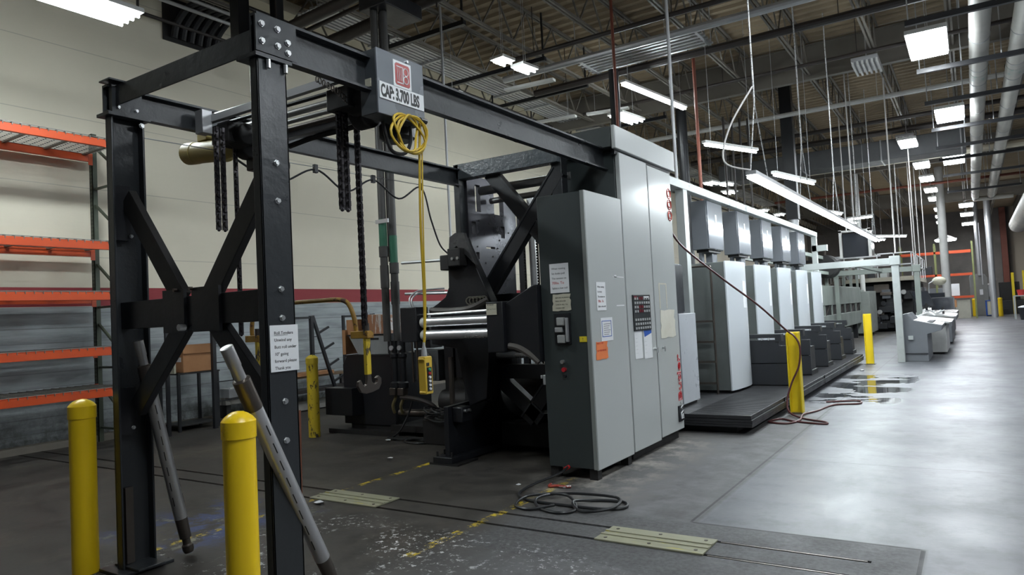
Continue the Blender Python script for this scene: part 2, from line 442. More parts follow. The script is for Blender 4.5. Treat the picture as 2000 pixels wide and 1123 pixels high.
# roof joists
LJ = 14.0
def make_joist(x, y):
    t = thing('roof_joist', (x, y, 6.6), 'open web steel roof joist running the length of the hall', 'joist', 'open web joists under the roof deck')
    b = B()
    for dx in (-.035, .035): b.box(x + dx - .018, x + dx + .018, y, y + LJ, 6.60, 6.645)
    b.build('bottom_chord', joist_m, t)
    b = B()
    for dx in (-.035, .035): b.box(x + dx - .018, x + dx + .018, y, y + LJ, 7.345, 7.39)
    b.build('top_chord', joist_m, t)
    b = B(); k = 0; yy = y
    while yy < y + LJ - .1:
        b.bar((x, yy, 6.64), (x, yy + .5, 7.35), .026); b.bar((x, yy + .5, 7.35), (x, yy + 1.0, 6.64), .026); yy += 1.0
    b.build('web', joist_m, t)
    return t
j0 = make_joist(-9.6, 3.05)
first = True
for s in range(4):
    for i, x in enumerate((-9.6, -8.25, -6.9, -5.5, -4.15, -2.8, -1.4, -.05, 1.3, 2.7)):
        lb = 'open web roof joist, %s from the left wall, in the %s roof bay' % (['first', 'second', 'third', 'fourth', 'fifth', 'sixth', 'seventh', 'eighth', 'ninth', 'tenth'][i], ['nearest', 'second', 'third', 'farthest'][s])
        if first: first = False; j0['label'] = lb; continue
        dup(j0, (x, 3.05 + 14.15 * s, 6.6), lb)
for i, y in enumerate((17.12, 31.27, 45.42)):
    b = B()
    b.box(-10.8, 7, y - .08, y + .08, 6.52, 6.54); b.box(-10.8, 7, y - .08, y + .08, 7.30, 7.32); b.box(-10.8, 7, y - .01, y + .01, 6.54, 7.30)
    tag(b.build('roof_girder', joist_m, at=(0, y, 6.5)), ['steel girder across the hall above the first print units', 'steel girder crossing the hall beyond the large grey duct', 'farthest steel girder crossing the hall near the end wall'][i], 'girder', 'girders across the hall')

# pipes across the hall under the joists
for (y, z, r, x0, x1, mt, lb) in (
        (11.45, 6.46, .045, -7.5, .2, pipeblk, 'dark conduit crossing the hall nearest the camera'),
        (12.3, 6.46, .07, -7.95, -.9, galv, 'grey galvanised pipe crossing the hall near the hanging tray'),
        (13.55, 6.47, .075, -7.95, 7, pipeblk, 'thick black sprinkler main crossing in front of the strip light'),
        (15.9, 6.50, .04, -7.95, 4, pipeblk, 'thin dark pipe crossing just beyond the strip light'),
        (19.6, 6.45, .06, -7.95, 7, whitecol, 'pale painted pipe crossing the hall at mid ceiling'),
        (22.3, 6.46, .06, -7.95, 7, pipeblk, 'dark sprinkler branch crossing beyond the pale pipe'),
        (24.1, 6.5, .09, -7.95, 7, pipeblk, 'dark pipe crossing just in front of the large grey duct'),
        (29.5, 6.51, .12, -7.95, 7, cream, 'cream insulated pipe crossing just beyond the large grey duct'),
        (36.5, 6.45, .06, -7.95, 5, redpipe, 'rust red sprinkler pipe crossing far down the hall')):
    b = B().cyl((x0, y, z), (x1, y, z), r, n=10)
    xx = x0 + .8
    while xx < x1: b.cyl((xx, y, z), (xx, y, 7.38), .008, n=5); xx += 2.74
    tag(b.build('ceiling_pipe', mt, at=((x0 + x1) / 2, y, z)), lb, 'pipe', 'pipes crossing under the roof')
# large rectangular duct
t = thing('air_duct', (-3, 26.2, 5.95), 'large dark grey rectangular duct crossing the hall below the roof', 'duct')
B().box(-7.5, .12, 25.7, 26.7, 5.95, 6.58).build('duct_body', mat('dusty_grey_duct', (.12, .125, .13), .5), t, bevel=.02)
b = B()
for x in (-7, -4.6, -2.2, .0): b.box(x - .02, x + .02, 25.66, 26.74, 5.92, 6.6)
split(b, 'duct_flange', galv, t)
for x in (-6.6, -1.2):
    B().bar((x, 26.2, 6.57), (x, 26.2, 7.4), .03).build('hanger', galv, t)

# two round supply ducts on the right
for (xc, r, lb) in ((.40, .165, 'white round duct, the left of the two running down the aisle ceiling'), (1.04, .165, 'white round duct, the right of the two running down the aisle ceiling')):
    t = thing('round_duct', (xc, 12, 6.5), lb, 'duct', 'round ducts over the aisle')
    B().cyl((xc, 4, 6.20), (xc, 41, 6.20), r, n=28).build('duct_body', duct_m, t)
    b = B()
    for y in (5.2, 8.6, 12.2, 15.4, 17.4, 18.6, 21.4, 24.6, 27.6, 31, 35, 39): b.cyl((xc, y, 6.20), (xc, y + .03, 6.20), r + .008, n=28)
    split(b, 'band', galv, t)
    b = B().lathe((xc, 17.8, 6.20), [(0, r + .004), (.5, r + .004)], 28, PY); b.build('stencil_band', mat('teal_stencil_on_wrap', (.48, .48, .44), .5, chips=(.12, .36, .33), ct=.58, cscale=9), t, label='teal stencilled band')
    b = B().lathe((xc, 41, 6.20), [(0, r), (.35, r * .9), (.5, .14), (.9, .14)], 20, PY); b.build('end_cone', black, t)
tag(B().cyl((.4, 41.95, 6.15), (1.95, 41.95, 6.15), .12, n=14).cyl((.40, 41.95, 6.15), (.40, 41.6, 6.15), .12, n=12).cyl((1.04, 41.95, 6.15), (1.04, 41.6, 6.15), .12, n=12).build('cross_pipe', duct_m), 'pale pipe joining the far ends of the two round ducts', 'pipe')
ys = (5.0, 7.3, 10.2, 13.1, 16.1, 18.9, 22.1, 24.9, 27.2, 31, 36)
for i, y in enumerate(ys):
    t = thing('strut_trapeze', (.6, y, 5.88), ['nearest', 'second', 'third', 'fourth', 'fifth', 'sixth', 'seventh', 'eighth', 'ninth', 'tenth', 'farthest'][i] + ' dark trapeze strut under the two round ducts, counted from the camera', 'strut', 'trapeze struts under the ducts')
    B().box(-.65, 2.0, y - .04, y + .04, 5.88, 5.97).build('strut_channel', black, t)
    b = B()
    for x in (-.6, .10, .74, 1.95): b.cyl((x, y, 5.95), (x, y, 7.4), .012, n=6)
    split(b, 'hanger_rod', galv, t)
# long insulated duct dropping in from the right
t = thing('round_duct', (2.6, 30, 4.9), 'thick white lagged duct coming in at the right edge high on the wall side', 'duct')
B().cyl((2.35, 22, 5.3), (2.25, 46, 5.0), .42, n=28).build('duct_body', duct_m, t)
B().lathe((2.25, 46, 5.0), [(0, .42), (.1, .40), (.14, .3), (.14, .28)], 28, PY).build('end_ring', galv, t)

# cable tray runs, conduits and cream ducts by the left wall
t = thing('cable_tray', (-8.9, 12, 6.8), 'wide ribbed galvanised cable tray running parallel to the left wall', 'cable tray')
b = B()
for k in range(7): b.box(-9.28 + k * .1, -9.28 + k * .1 + .055, 8, 40, 6.78, 6.81 + .02 * (k % 2))
split(b, 'tray_ribs', galv, t)
b = B()
for k in range(22): b.box(-9.32, -8.6, 8.3 + k * 1.4, 8.36 + k * 1.4, 6.74, 6.78)
split(b, 'tray_rung', galv, t)
b = B()
for k in range(12): 
    for x in (-9.34, -8.58): b.cyl((x, 8.5 + k * 2.6, 6.75), (x, 8.5 + k * 2.6, 7.4), .008, n=5)
split(b, 'hanger_rod', galv, t)
for i, (x, lb) in enumerate(((-10.5, 'flat cream panel duct hugging the top of the left wall'), (-9.9, 'flat cream panel duct, second from the left wall'))):
    b = B().box(x - .2, x + .2, 4.5, 58, 7.0, 7.2)
    for k in range(9): b.box(x - .22, x + .22, 6 + k * 5, 6.05 + k * 5, 6.98, 7.34)
    tag(b.build('panel_duct', cream, at=(x, 12, 7)), lb, 'duct', 'cream panel ducts under the roof')
for i, (x, z, r, mt, lb) in enumerate(((-9.55, 6.72, .035, pipeblk, 'thin black conduit beside the cable tray'),
                                       (-10.1, 6.78, .03, galv, 'bright thin conduit below the cream lagged pipes'), (-10.2, 6.66, .03, galv, 'bright thin conduit nearest the left wall'), (-10.65, 6.55, .03, pipeblk, 'black conduit strapped along the top of the left wall'))):
    b = B().cyl((x, 5, z), (x, 58, z), r, n=14)
    for k in range(9): b.box(x - .015, x + .015, 6 + k * 5, 6.03 + k * 5, z, 7.4 if x > -9.7 else 6.97)
    tag(b.build('ceiling_pipe', mt, at=(x, 12, z)), lb, 'pipe', 'pipes along the left wall')
for i, (y, x0, x1, z) in enumerate(((9.6, -8.75, -6.95, 6.5), (11.8, -9.25, -6.65, 6.42), (13.9, -9.4, -6.8, 6.45), (17.6, -9.4, -6.4, 6.45))):
    b = B().box(x0, x1, y - .04, y + .04, z, z + .08)
    for x in (x0 + .05, x1 - .05): b.bar((x, y, z), (x, y, 7.38), .03)
    tag(b.build('strut_beam', black, at=((x0 + x1) / 2, y, z)), ['dark strut beam under the cable tray, the nearest', 'dark strut beam under the cable tray, second from the camera', 'dark strut beam under the cable tray, third from the camera', 'dark strut beam under the cable tray, the farthest'][i], 'strut', 'strut beams under the cable tray')
t = thing('cable_tray', (-5.4, 12.9, 6.45), 'ribbed steel tray crossing the hall with an orange conduit on its edge', 'cable tray')
b = B()
for k in range(6): b.box(-6.5, -3.9, 12.7 + k * .16, 12.7 + k * .16 + .07, 6.58, 6.61)
split(b, 'tray_ribs', galv, t)
B().cyl((-6.5, 12.62, 6.6), (-4.0, 12.62, 6.6), .03, n=8).build('orange_conduit', mat('copper_orange_conduit', (.55, .2, .08), .4), t)
b = B()
for x in (-6.4, -4.0):
    b.box(x, x + .05, 12.5, 13.8, 6.556, 6.58); b.cyl((x, 12.6, 6.56), (x, 12.6, 7.39), .01, n=5); b.cyl((x, 13.75, 6.56), (x, 13.75, 7.39), .01, n=5)
split(b, 'tray_support', galv, t)
# black pipework at the upper left
t = thing('black_pipe_run', (-7.6, 7.0, 5.9), 'thick black pipe run high above the gantry corner', 'pipe')
b = B().cyl((-9.0, 7.0, 5.94), (-6.6, 7.0, 6.07), .085, n=14); b.build('pipe', pipeblk, t)
B().cyl((-9.2, 7.35, 6.0), (-5.6, 7.35, 6.2), .035, n=10).build('thin_pipe', pipeblk, t)
B().cyl((-8.6, 7.9, 6.05), (-5.4, 7.9, 6.2), .10, n=14).build('second_pipe', pipeblk, t)
for (x, y) in ((-8.6, 7.0), (-7.0, 7.0), (-6.2, 7.9)): B().cyl((x, y, 6.0), (x, y, 7.4), .015, n=6).build('hanger_rod', pipeblk, t)
t = thing('vertical_duct', (-9.15, 6.8, 5.85), 'black vertical duct dropping from the roof beside the hose opening', 'duct')
B().box(-9.3, -9.1, 6.7, 6.9, 5.95, 7.4).build('duct_body', black, t); B().box(-8.9, -8.75, 7.13, 7.27, 5.7, 7.4).build('second_leg', black, t)
# opening with curved black hoses on the wall
t = thing('hose_opening', (-10.8, 7.0, 6.3), 'dark opening in the left wall filled with curved black hoses', 'wall opening')
B().box(-10.8, -10.77, 6.5, 7.55, 6.3, 7.15).build('frame_panel', blackrough, t)
for k in range(6):
    y = 6.66 + k * .15
    B().tube(cr([(-10.74, y, 6.36), (-10.66, y + .02, 6.6), (-10.45, y + .12, 6.85), (-10.28, y + .28, 6.93)], 5), .055, 8).build('hose', mat('matt_black_hose', (.015, .015, .017), .5) if k == 0 else bpy.data.materials['matt_black_hose'], t)

# ------------------------------------------------------------------ lights
def bay(x, y, z, w=.6, l=1.45, label='', mt=None, hang=True, group='high bay lights'):
    t = thing('high_bay_light', (x, y, z), label, 'ceiling light', group)
    B().box(x - w / 2, x + w / 2, y - l / 2, y + l / 2, z, z + .05).build('diffuser', mt or bay_m, t, bevel=.01)
    B().box(x - w / 2 - .02, x + w / 2 + .02, y - l / 2 - .02, y + l / 2 + .02, z + .051, z + .13).build('housing', whitecol, t, bevel=.01)
    if hang:
        b = B()
        for q in (-.4, .4): b.cyl((x, y + q * l, z + .13), (x, y + q * l, 7.38), .006, n=5)
        split(b, 'hanger_chain', galv, t)
    return t
bay(-.4, 14.8, 6.0, label='brightest and largest high bay light over the aisle, nearest the camera')
bay(-.2, 21.0, 6.0, label='high bay light over the aisle, second nearest the camera')
bay(-.25, 28.2, 6.0, label='high bay light over the aisle, third in the right hand row')
for (y, lb) in ((43.3, 'far high bay light in the right hand row, below the joined duct ends'), (48.4, 'far high bay light in the right hand row, next to last'), (55., 'far high bay light in the right hand row, the last')):
    bay(0, y, 6.0, label=lb, mt=far_m)
for i, (x, y) in enumerate(((-1.33, 24.0), (-1.21, 28.4), (-1.22, 31.9), (-1.24, 35.5), (-1.24, 38.9), (-1.2, 43.9), (-1.3, 48), (-1.4, 52))):
    bay(x, y, 6.0, .45, 1.1, label=['nearest', 'second', 'third', 'fourth', 'fifth', 'sixth', 'seventh', 'farthest'][i] + ' light of the left hand row over the aisle', mt=far_m, group='left row of aisle lights')
# lights of the same rows above and behind the viewer, outside the frame
bay(-.4, 8.4, 6.0, label='high bay light over the aisle just above the frame')
bay(-.4, 2.0, 6.0, label='high bay light over the aisle above the viewer')
for i, y in enumerate((2.5, 9.0, 15.5, 22)): bay(5.2, y, 6.0, .6, 1.45, label='high bay light right of the aisle, outside the frame, %s one' % ['first', 'second', 'third', 'fourth'][i], group='right bay lights')
tg = thing('hanging_light', (-.95, 40.5, 4.2), 'lone round lit high bay light hanging low before the orange end rack', 'ceiling light')
B().lathe((-.95, 40.5, 4.1), [(0, .42), (.05, .46), (.09, .46)], 24).build('diffuser', far_m, tg)
B().lathe((-.95, 40.5, 4.19), [(0, .46), (.12, .25), (.2, .08)], 24).build('housing', whitecol, tg)
B().cyl((-.95, 40.5, 4.38), (-.95, 40.5, 7.38), .012, n=5).build('hanger_rod', galv, tg)

def strip(p, q, w, label, mt=None, body=True, hang=7.38, group=None, lit=True, tubes=2):
    p, q = V(p), V(q); c = (p + q) / 2; d = (q - p).normalized(); s = V((-d.y, d.x, 0))
    t = thing('strip_light', tuple(c), label, 'ceiling light', group)
    if body:
        B().bar(p + V((0, 0, .06)), q + V((0, 0, .06)), w, .05).build('reflector', whitecol, t)
    if lit:
        for k in range(tubes):
            o = s * ((k - (tubes - 1) / 2) * w / tubes)
            B().cyl(p + d * .03 + o, q - d * .03 + o, .019, n=8).build('lamp_tube', mt or tube_m, t)
    if hang:
        for e in (p + d * .2, q - d * .2): B().cyl(e + V((0, 0, .08)), V((e.x, e.y, hang)), .005, n=5).build('hanger_wire', galv, t)
    return t
strip((-7.66, 1.9, 5.0), (-7.66, 4.27, 5.0), .46, 'wide lit strip light by the left wall, cut off by the top left corner', tubes=4)
strip((-5.5, 12.8, 5.95), (-5.15, 15.4, 5.95), .12, 'bright lit strip light hanging above the splicer cabinet')
strip((-6.74, 10.2, 6.0), (-6.70, 10.55, 6.0), .3, 'short lit fixture, left of the pair under the cable trays')
strip((-6.66, 10.75, 6.0), (-6.60, 11.2, 6.0), .3, 'short lit fixture, right of the pair under the cable trays')
strip((-6.64, 14.9, 6.0), (-6.50, 15.9, 6.0), .42, 'lit wide strip light just above the top of the splicer cabinet', tubes=3)
strip((-4.01, 12.93, 4.5), (-3.41, 14.39, 4.5), .09, 'thin lit strip light ending beside the white hanging chain', tubes=1)
strip((-3.12, 14.36, 4.0), (-2.70, 16.23, 4.0), .09, 'thin lit strip light above the row of print unit enclosures', tubes=1)
strip((-3.18, 24.5, 4.0), (-2.42, 24.3, 4.0), .09, 'short lit strip light crossing beyond the long tube row, the nearer', tubes=1)
strip((-3.37, 32.3, 4.0), (-2.18, 33.8, 4.0), .1, 'lit strip light crossing beyond the long tube row, the lower', tubes=1)
for i, (y) in enumerate((27, 31, 36, 42)):
    strip((-4.2, y, 4.6), (-3.9, y + 1.2, 4.6), .3, 'lit fixture deep over the press line, %s from the camera' % ['nearest', 'second', 'third', 'farthest'][i], group='fixtures over the press line')
for i, (x, y, z) in enumerate(((-6.5, 21, 5.2), (-6.2, 21.6, 5.2), (-6.4, 22.6, 5.1), (-6.9, 29, 5.2), (-6.7, 31, 5.2))):
    strip((x, y, z), (x + .1, y + .5, z), .35, ['small lit fixture behind the pole, left of the cluster', 'small lit fixture behind the pole, centre of the cluster', 'small lit fixture behind the pole, lowest of the cluster', 'tiny lit fixture beyond the black posts, the left', 'tiny lit fixture beyond the black posts, the right'][i], group='small fixtures beyond the press')
for i, (p, q) in enumerate((((-8.9, 10.6, 5.75), (-7.9, 10.7, 5.75)), ((-7.8, 12.1, 6.1), (-6.7, 12.2, 6.1)), ((-8.9, 14.6, 6.1), (-7.6, 14.8, 6.1)), ((-7.5, 15.2, 6.2), (-6.5, 15.4, 6.2)))):
    strip(p, q, .14, ['unlit white strip fixture under the cable trays, the lowest', 'unlit white strip fixture under the cable trays, the highest', 'unlit white strip fixture against the far trays, left', 'unlit white strip fixture beside the top of the splicer cabinet'][i], lit=False, hang=6.99 if i == 0 else 7.38, group='unlit strip fixtures')
# the long tube row above the platform
t = thing('tube_light_row', (-2.2, 16, 3.1), 'long continuous row of lit tubes hung on chains above the print platform', 'ceiling light')
n = 11; y0, y1 = 8.95, 22.9
for k in range(n):
    a = y0 + (y1 - y0) * k / n; e = y0 + (y1 - y0) * (k + 1) / n - .03
    B().cyl((-2.17, a + .03, 3.08 + .005 * k), (-2.17, e, 3.085 + .005 * k), .019, n=8).cyl((-2.25, a + .03, 3.08 + .005 * k), (-2.25, e, 3.085 + .005 * k), .019, n=8).build('lamp_tube', tube_m, t)
B().bar((-2.21, y0, 3.13), (-2.21, y1, 3.18), .13, .05).build('reflector', galv, t)
for y in (9.1, 12.1, 15.3, 18.6, 21.8):
    top = V((-2.21, y + .25, 4.1))
    B().tube([(-2.21, y - .15, 3.16), top, (-2.21, y + .75, 3.17)], .008, 5).cyl(top, (-2.21, y + .25, 7.38), .012, n=6).build('suspension_chain', mat('white_chain_%d' % int(y), (.6, .6, .6), .4, chips=(.1, .1, .1), ct=.55, cscale=40), t)
B().tube(cr([(-2.21, 9.3, 4.3), (-2.45, 9.0, 3.75), (-2.5, 8.85, 3.3), (-2.21, 8.95, 3.16)], 6), .012, 6).build('power_cord', rodm, t)
# unlit slatted fixtures on the ceiling
for i, (x, y) in enumerate(((-1.57, 16.6), (-1.45, 25.2))):
    t = thing('louvred_fixture', (x, y, 6.35), ['unlit louvred box fixture, the nearer, left of the brightest light', 'unlit louvred box fixture, the farther, left of the second light'][i], 'ceiling light', 'unlit louvred fixtures')
    B().box(x - .25, x + .25, y - .45, y + .45, 6.42, 6.5).build('housing', galv, t)
    b = B()
    for k in range(6): b.box(x - .24 + k * .09, x - .20 + k * .09, y - .44, y + .44, 6.35, 6.42)
    split(b, 'louvre', whitecol, t)
    B().cyl((x, y, 6.5), (x, y, 7.38), .015, n=6).build('hanger_rod', galv, t)
# drop pipes and rods
def drop(x, y, z0, z1, r, mt, lb, cat='pipe', nm='drop_pipe', grp=None):
    tag(B().cyl((x, y, z0), (x, y, z1), r, n=8).build(nm, mt), lb, cat, grp)
drop(-4.95, 11.2, 3.35, 7.38, .028, redpipe, 'rust red drop pipe just behind the top of the splicer cabinet')
drop(-4.45, 14, 3.25, 6.6, .035, redpipe, 'rust red drop pipe landing on the rail over the first enclosure')
drop(-3.34, 9.45, 3.245, 7.38, .025, galv, 'grey drop rod landing on the near end of the pale rail', nm='drop_rod', cat='rod')
drop(-5.6, 12.6, 2.9, 6.2, .10, black, 'thick black drop duct beside the pale rail', cat='duct', nm='drop_duct')
drop(-7.0, 9.0, 0, 7.38, .02, galv, 'thin grey drop rod in front of the left wall', cat='rod', nm='drop_rod')
for i, (x, y) in enumerate(((-5.05, 18.0), (-4.9, 18.2), (-4.75, 18.4), (-4.6, 18.6))):
    drop(x, y, 3.0, 6.3, .028, pipeblk, ['leftmost', 'second', 'third', 'rightmost'][i] + ' dark drop conduit of the bundle of four over the enclosures', grp='bundle of drop conduits', cat='conduit', nm='drop_conduit')
for i, (x, y, zt) in enumerate(((-1.43, 18.42, 7.38), (-1.40, 25.0, 7.38), (-2.25, 18.46, 7.38), (-2.9, 22.0, 7.38), (-1.95, 27, 7.38), (-1.75, 30, 7.38), (-1.6, 31, 7.38), (-1.5, 33, 7.38))):
    z0 = [2.5, 2.45, 3.2, 3.4, 3.0, 2.6, 2.6, 2.6][i]
    drop(x, y, z0, zt, .016, rodm, ['white rod rising from the corner of the near portal frame', 'white rod rising from the corner of the far portal frame', 'white rod above the middle of the near portal beam', 'white rod beyond the end of the tube row', 'white rod above the guard rails', 'slanted group rod before the white column, left', 'slanted group rod before the white column, middle', 'slanted group rod before the white column, right'][i], cat='rod', nm='hanger_rod')

# ================================================================== machines and goods
# the roll splicer's control cabinets
XF = -2.867
t = thing('splicer_cabinet', (-3.12, 6.05, 0), 'lower grey steel control cabinet of the splicer covered in notices', 'cabinet')
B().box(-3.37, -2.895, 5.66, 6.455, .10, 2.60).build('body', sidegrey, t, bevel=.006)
B().box(-2.893, XF, 5.665, 6.45, .09, 2.605).build('door', panel, t, bevel=.006, label='light grey front door')
B().box(-2.905, -2.868, 5.645, 5.658, .10, 2.60).build('corner_trim', mat('pale_corner_trim', (.22, .235, .225), .4), t)
b = B()
for x in (-3.33, -2.93):
    for y in (5.72, 6.38): b.box(x - .04, x + .04, y - .04, y + .04, 0, .10)
split(b, 'foot', blackrough, t)
s = B().box(-3.235, -3.07, 5.645, 5.66, 1.22, 1.50).build('switch_plate', black, t)
for z in (1.43, 1.27): B().box(-3.19, -3.115, 5.60, 5.645, z - .04, z + .035).build('switch', mat('light_grey_switch_%d' % int(z * 100), (.35, .36, .35), .4), s, bevel=.008)
B().box(-3.215, -3.14, 5.61, 5.645, 1.33, 1.375).build('selector', galv, s, bevel=.004)
B().box(-3.105, -3.085, 5.61, 5.645, 1.24, 1.46).build('guard_bar', galv, s, bevel=.004)
B().cyl((-3.167, 5.66, 1.06), (-3.167, 5.625, 1.06), .018, n=14).build('key_switch', boltm, t)
B().cyl((-3.158, 5.66, .988), (-3.158, 5.63, .988), .02, n=14).build('push_button', mat('red_button', (.5, .02, .03), .3), t, label='red push button')
B().cyl((-3.155, 5.66, .93), (-3.155, 5.64, .93), .015, n=12).build('button', black, t)
B().box(-3.42, -3.37, 5.7, 5.76, .84, .93).box(-3.44, -3.42, 5.69, 5.77, .90, .93).build('latch', galv, t, bevel=.004)

t = thing('splicer_cabinet', (-3.18, 7.25, 0), 'tall two door grey cabinet with the red maker name, beside the lower cabinet', 'cabinet')
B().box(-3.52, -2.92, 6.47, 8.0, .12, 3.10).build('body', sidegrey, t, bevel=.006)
B().box(-3.53, -2.90, 6.36, 8.02, 3.125, 3.33).build('top_housing', mat('dark_grey_top_housing', (.055, .065, .064), .42), t, bevel=.006)
B().box(-2.898, -2.855, 6.37, 8.03, 3.105, 3.34).build('top_cover', panel, t, bevel=.008, label='light grey top front cover')
B().box(-2.925, -2.89, 6.42, 7.95, 3.06, 3.10).build('drip_rail', black, t)
d1 = B().box(-2.915, XF, 6.475, 7.175, .10, 3.08).build('door', panel, t, bevel=.006)
d2 = B().box(-2.915, XF, 7.20, 7.88, .12, 3.06).build('door', panel, t, bevel=.006)
b = B(); b.box(-3.4, -2.95, 6.6, 7.9, 0, .12); b.build('plinth', blackrough, t)
for d, y in ((d1, 7.118), (d2, 7.341)):
    B().cyl((XF, y, 1.075), (XF + .03, y, 1.075), .014, n=12).bar((XF + .033, y, 1.09), (XF + .033, y, 1.035), .014, .012).build('handle', boltm, d)
# push button panel on the first door
cp = B().box(XF, XF + .012, 6.594, 7.037, 1.285, 1.65).build('button_panel', mat('black_button_panel', (.03, .033, .035), .35), d1)
b = B(); rb = B()
for c_ in range(7):
    for r_ in range(8):
        if r_ in (3,) or (c_ in (2, 3) and r_ in (7, 5, 4)): continue
        y = 6.62 + c_ * .059; z = 1.30 + r_ * .043
        b.box(XF + .012, XF + .017, y, y + .034, z, z + .024)
b.build('button_key', mat('pale_keys', (.42, .43, .43), .4), cp)
for c_ in (2, 3):
    for r_ in (4, 5, 7): rb.box(XF + .012, XF + .016, 6.62 + c_ * .059, 6.66 + c_ * .059, 1.30 + r_ * .043, 1.33 + r_ * .043)
rb.box(XF + .012, XF + .016, 6.61, 6.69, 1.615, 1.64); rb.build('display', mat('dark_red_display', (.16, .01, .02), .3), cp)
B().box(XF + .012, XF + .016, 6.86, 7.0, 1.62, 1.635).build('model_strip', paper, cp)
text('maker_name', 'Butler', (XF + .004, 7.845, .435), .15, PZ, (0, -1, 0), mat('red_letter_outline', (.60, .015, .02), .4), d2, outline=.0035, sx=1.42)
text('maker_digits', '000', (XF + .004, 7.86, 2.50), .17, PZ, (0, -1, 0), mat('faded_red_letters', (.70, .12, .09), .4), d2, outline=.004, sx=1.5)
bp = B().box(XF, XF + .014, 7.70, 7.86, .212, .39).build('name_plate', black, d2, bevel=.004)
text('plate_mark', 'SW', (XF + .016, 7.84, .235), .13, PZ, (0, -1, 0), galv, bp, outline=.004)
B().box(XF, XF + .001, 7.33, 7.36, 1.5, 1.77).box(XF, XF + .001, 7.54, 7.565, 1.5, 1.77).box(XF, XF + .001, 7.33, 7.56, 1.765, 1.78).build('tape_residue', paperold, d2)
B().box(XF, XF + .001, 6.16, 6.42, 1.82, 1.83).box(XF, XF + .001, 6.2, 6.25, 1.82, 1.845).box(XF, XF + .001, 6.22, 6.40, 1.545, 1.555).build('tape_residue', paper, bpy.data.objects['door'], label='torn tape')

def sheet(o, u, v, w_, h_, m_, label, name='notice', tear=False, lines=(), lm=None, cat='notice', sz=.02, x0=.1, top=.86, step=None, grp=None):
    # o lower left corner, u right, v up
    o, u, v = V(o), V(u), V(v); n = u.cross(v)
    t = thing(name, tuple(o), label, cat, grp)
    pts = [(0, 0), (w_, 0), (w_, h_), (0, h_)]
    if tear: pts = [(w_ * a, h_ * b_) for a, b_ in ((0, .02), (.3, 0), (.45, .04), (.8, 0), (1, .05), (.97, .35), (1, .6), (.93, .72), (1, .98), (.6, 1), (.3, .97), (.05, 1), (.02, .6), (.06, .45), (0, .3))]
    b = B(); N = len(pts)
    b.add([o + u * a + v * c for a, c in pts] + [o + u * a + v * c + n * .003 for a, c in pts], [tuple(reversed(range(N))), tuple(range(N, 2 * N))] + [(i, (i + 1) % N, N + (i + 1) % N, N + i) for i in range(N)])
    b.build('sheet', m_, t)
    if lines:
        st = step or h_ * .8 / len(lines)
        for i, l in enumerate(lines):
            body, mm, k = l if isinstance(l, tuple) else (l, ink, 1)
            text('lettering', body, o + u * (w_ * x0) + v * (h_ * top - st * i) + n * .0035, sz * k, u, v, mm, t, extrude=.0003)
    return t
sheet((-3.262, 5.657, 1.69), PX, PZ, .198, .27, paper, 'white typed notice with red 70lbs on the dark side of the lower cabinet', lines=('When running', 'Set brake pull', 'The tension on', ('70lbs. To', redink, 1.35), 'Splice a low roll'), sz=.025, top=.80, step=.045)
sheet((-3.25, 5.657, 1.522), PX, PZ, .196, .158, paperold, 'stained torn notice just below the white typed one', tear=True, lines=('BEFORE RUNNING', 'MAX SPLICER', 'CHECK ALL T.B.', 'CLEAN OFF'), sz=.018, x0=.18, top=.74)
sheet((-2.987, 5.657, 1.235), PX, PZ, .073, .05, mat('yellow_label', (.75, .6, .03), .5), 'small yellow warning label low on the cabinet side', name='warning_label', cat='label', lines=('!',), sz=.04, x0=.4, top=.2)
sheet((XF + .001, 5.797, 1.51), PY, PZ, .19, .262, paper, 'white typed notice on the light front of the lower cabinet', lines=('When running', 'Set brake', 'The tension on', ('70lbs. To', redink, 1.3), 'Splice a low roll'), sz=.024, step=.045, top=.80)
tt = sheet((XF + .001, 5.85, 1.226), PY, PZ, .25, .216, paper, 'white card with a blue framed chart on the lower cabinet', name='chart_card', cat='notice')
b = B()
for (a, c, d, e) in ((.03, .05, .19, .2), ): pass
for (y0_, y1_, z0_, z1_) in ((5.87, 6.07, 1.408, 1.414), (5.87, 6.07, 1.265, 1.271), (5.87, 5.876, 1.265, 1.414), (6.064, 6.07, 1.265, 1.414)): b.box(XF + .004, XF + .006, y0_, y1_, z0_, z1_)
b.build('blue_frame', bluem, tt)
b = B()
for k in range(6): b.box(XF + .004, XF + .005, 5.91, 5.91 + .10 + .02 * (k % 3), 1.285 + k * .019, 1.289 + k * .019)
b.build('chart_lines', ink, tt)
sheet((XF + .001, 5.727, 1.062), PY, PZ, .245, .165, orangep, 'torn orange sticker on the lower cabinet front', name='sticker', tear=True, cat='sticker', lines=(('SPLICE TAPE', redink, 1), ('NO WEB BREAKS', redink, 1)), sz=.024)
sheet((XF + .001, 6.595, 1.004), PY, PZ, .19, .28, paper, 'blank white sheet below the button panel, left of the pair', cat='sheet', name='paper_sheet', lines=('- - - - - - -',) * 6, sz=.014)
tt = sheet((XF + .001, 6.83, .99), PY, PZ, .215, .295, paper, 'white sheet with a blue corner below the button panel', cat='sheet', name='paper_sheet', lines=('', '', '- - - - - -', '- - - - - - -', '- - - - -', '- - - - - -'), sz=.014)
B().add([(XF + .0055, 6.85, 1.215), (XF + .0055, 7.04, 1.25), (XF + .0055, 7.04, 1.283), (XF + .0055, 6.835, 1.283)], [(0, 1, 2, 3)]).build('blue_corner', bluem, tt)
sheet((XF + .001, 7.316, 1.17), PY, PZ, .455, .315, mat('yellowed_sheet', (.66, .64, .55), .5, dirt=(.5, .46, .36), scale=6), 'yellowed plastic document pocket on the right hand door', tear=True, name='document_pocket', cat='pocket')

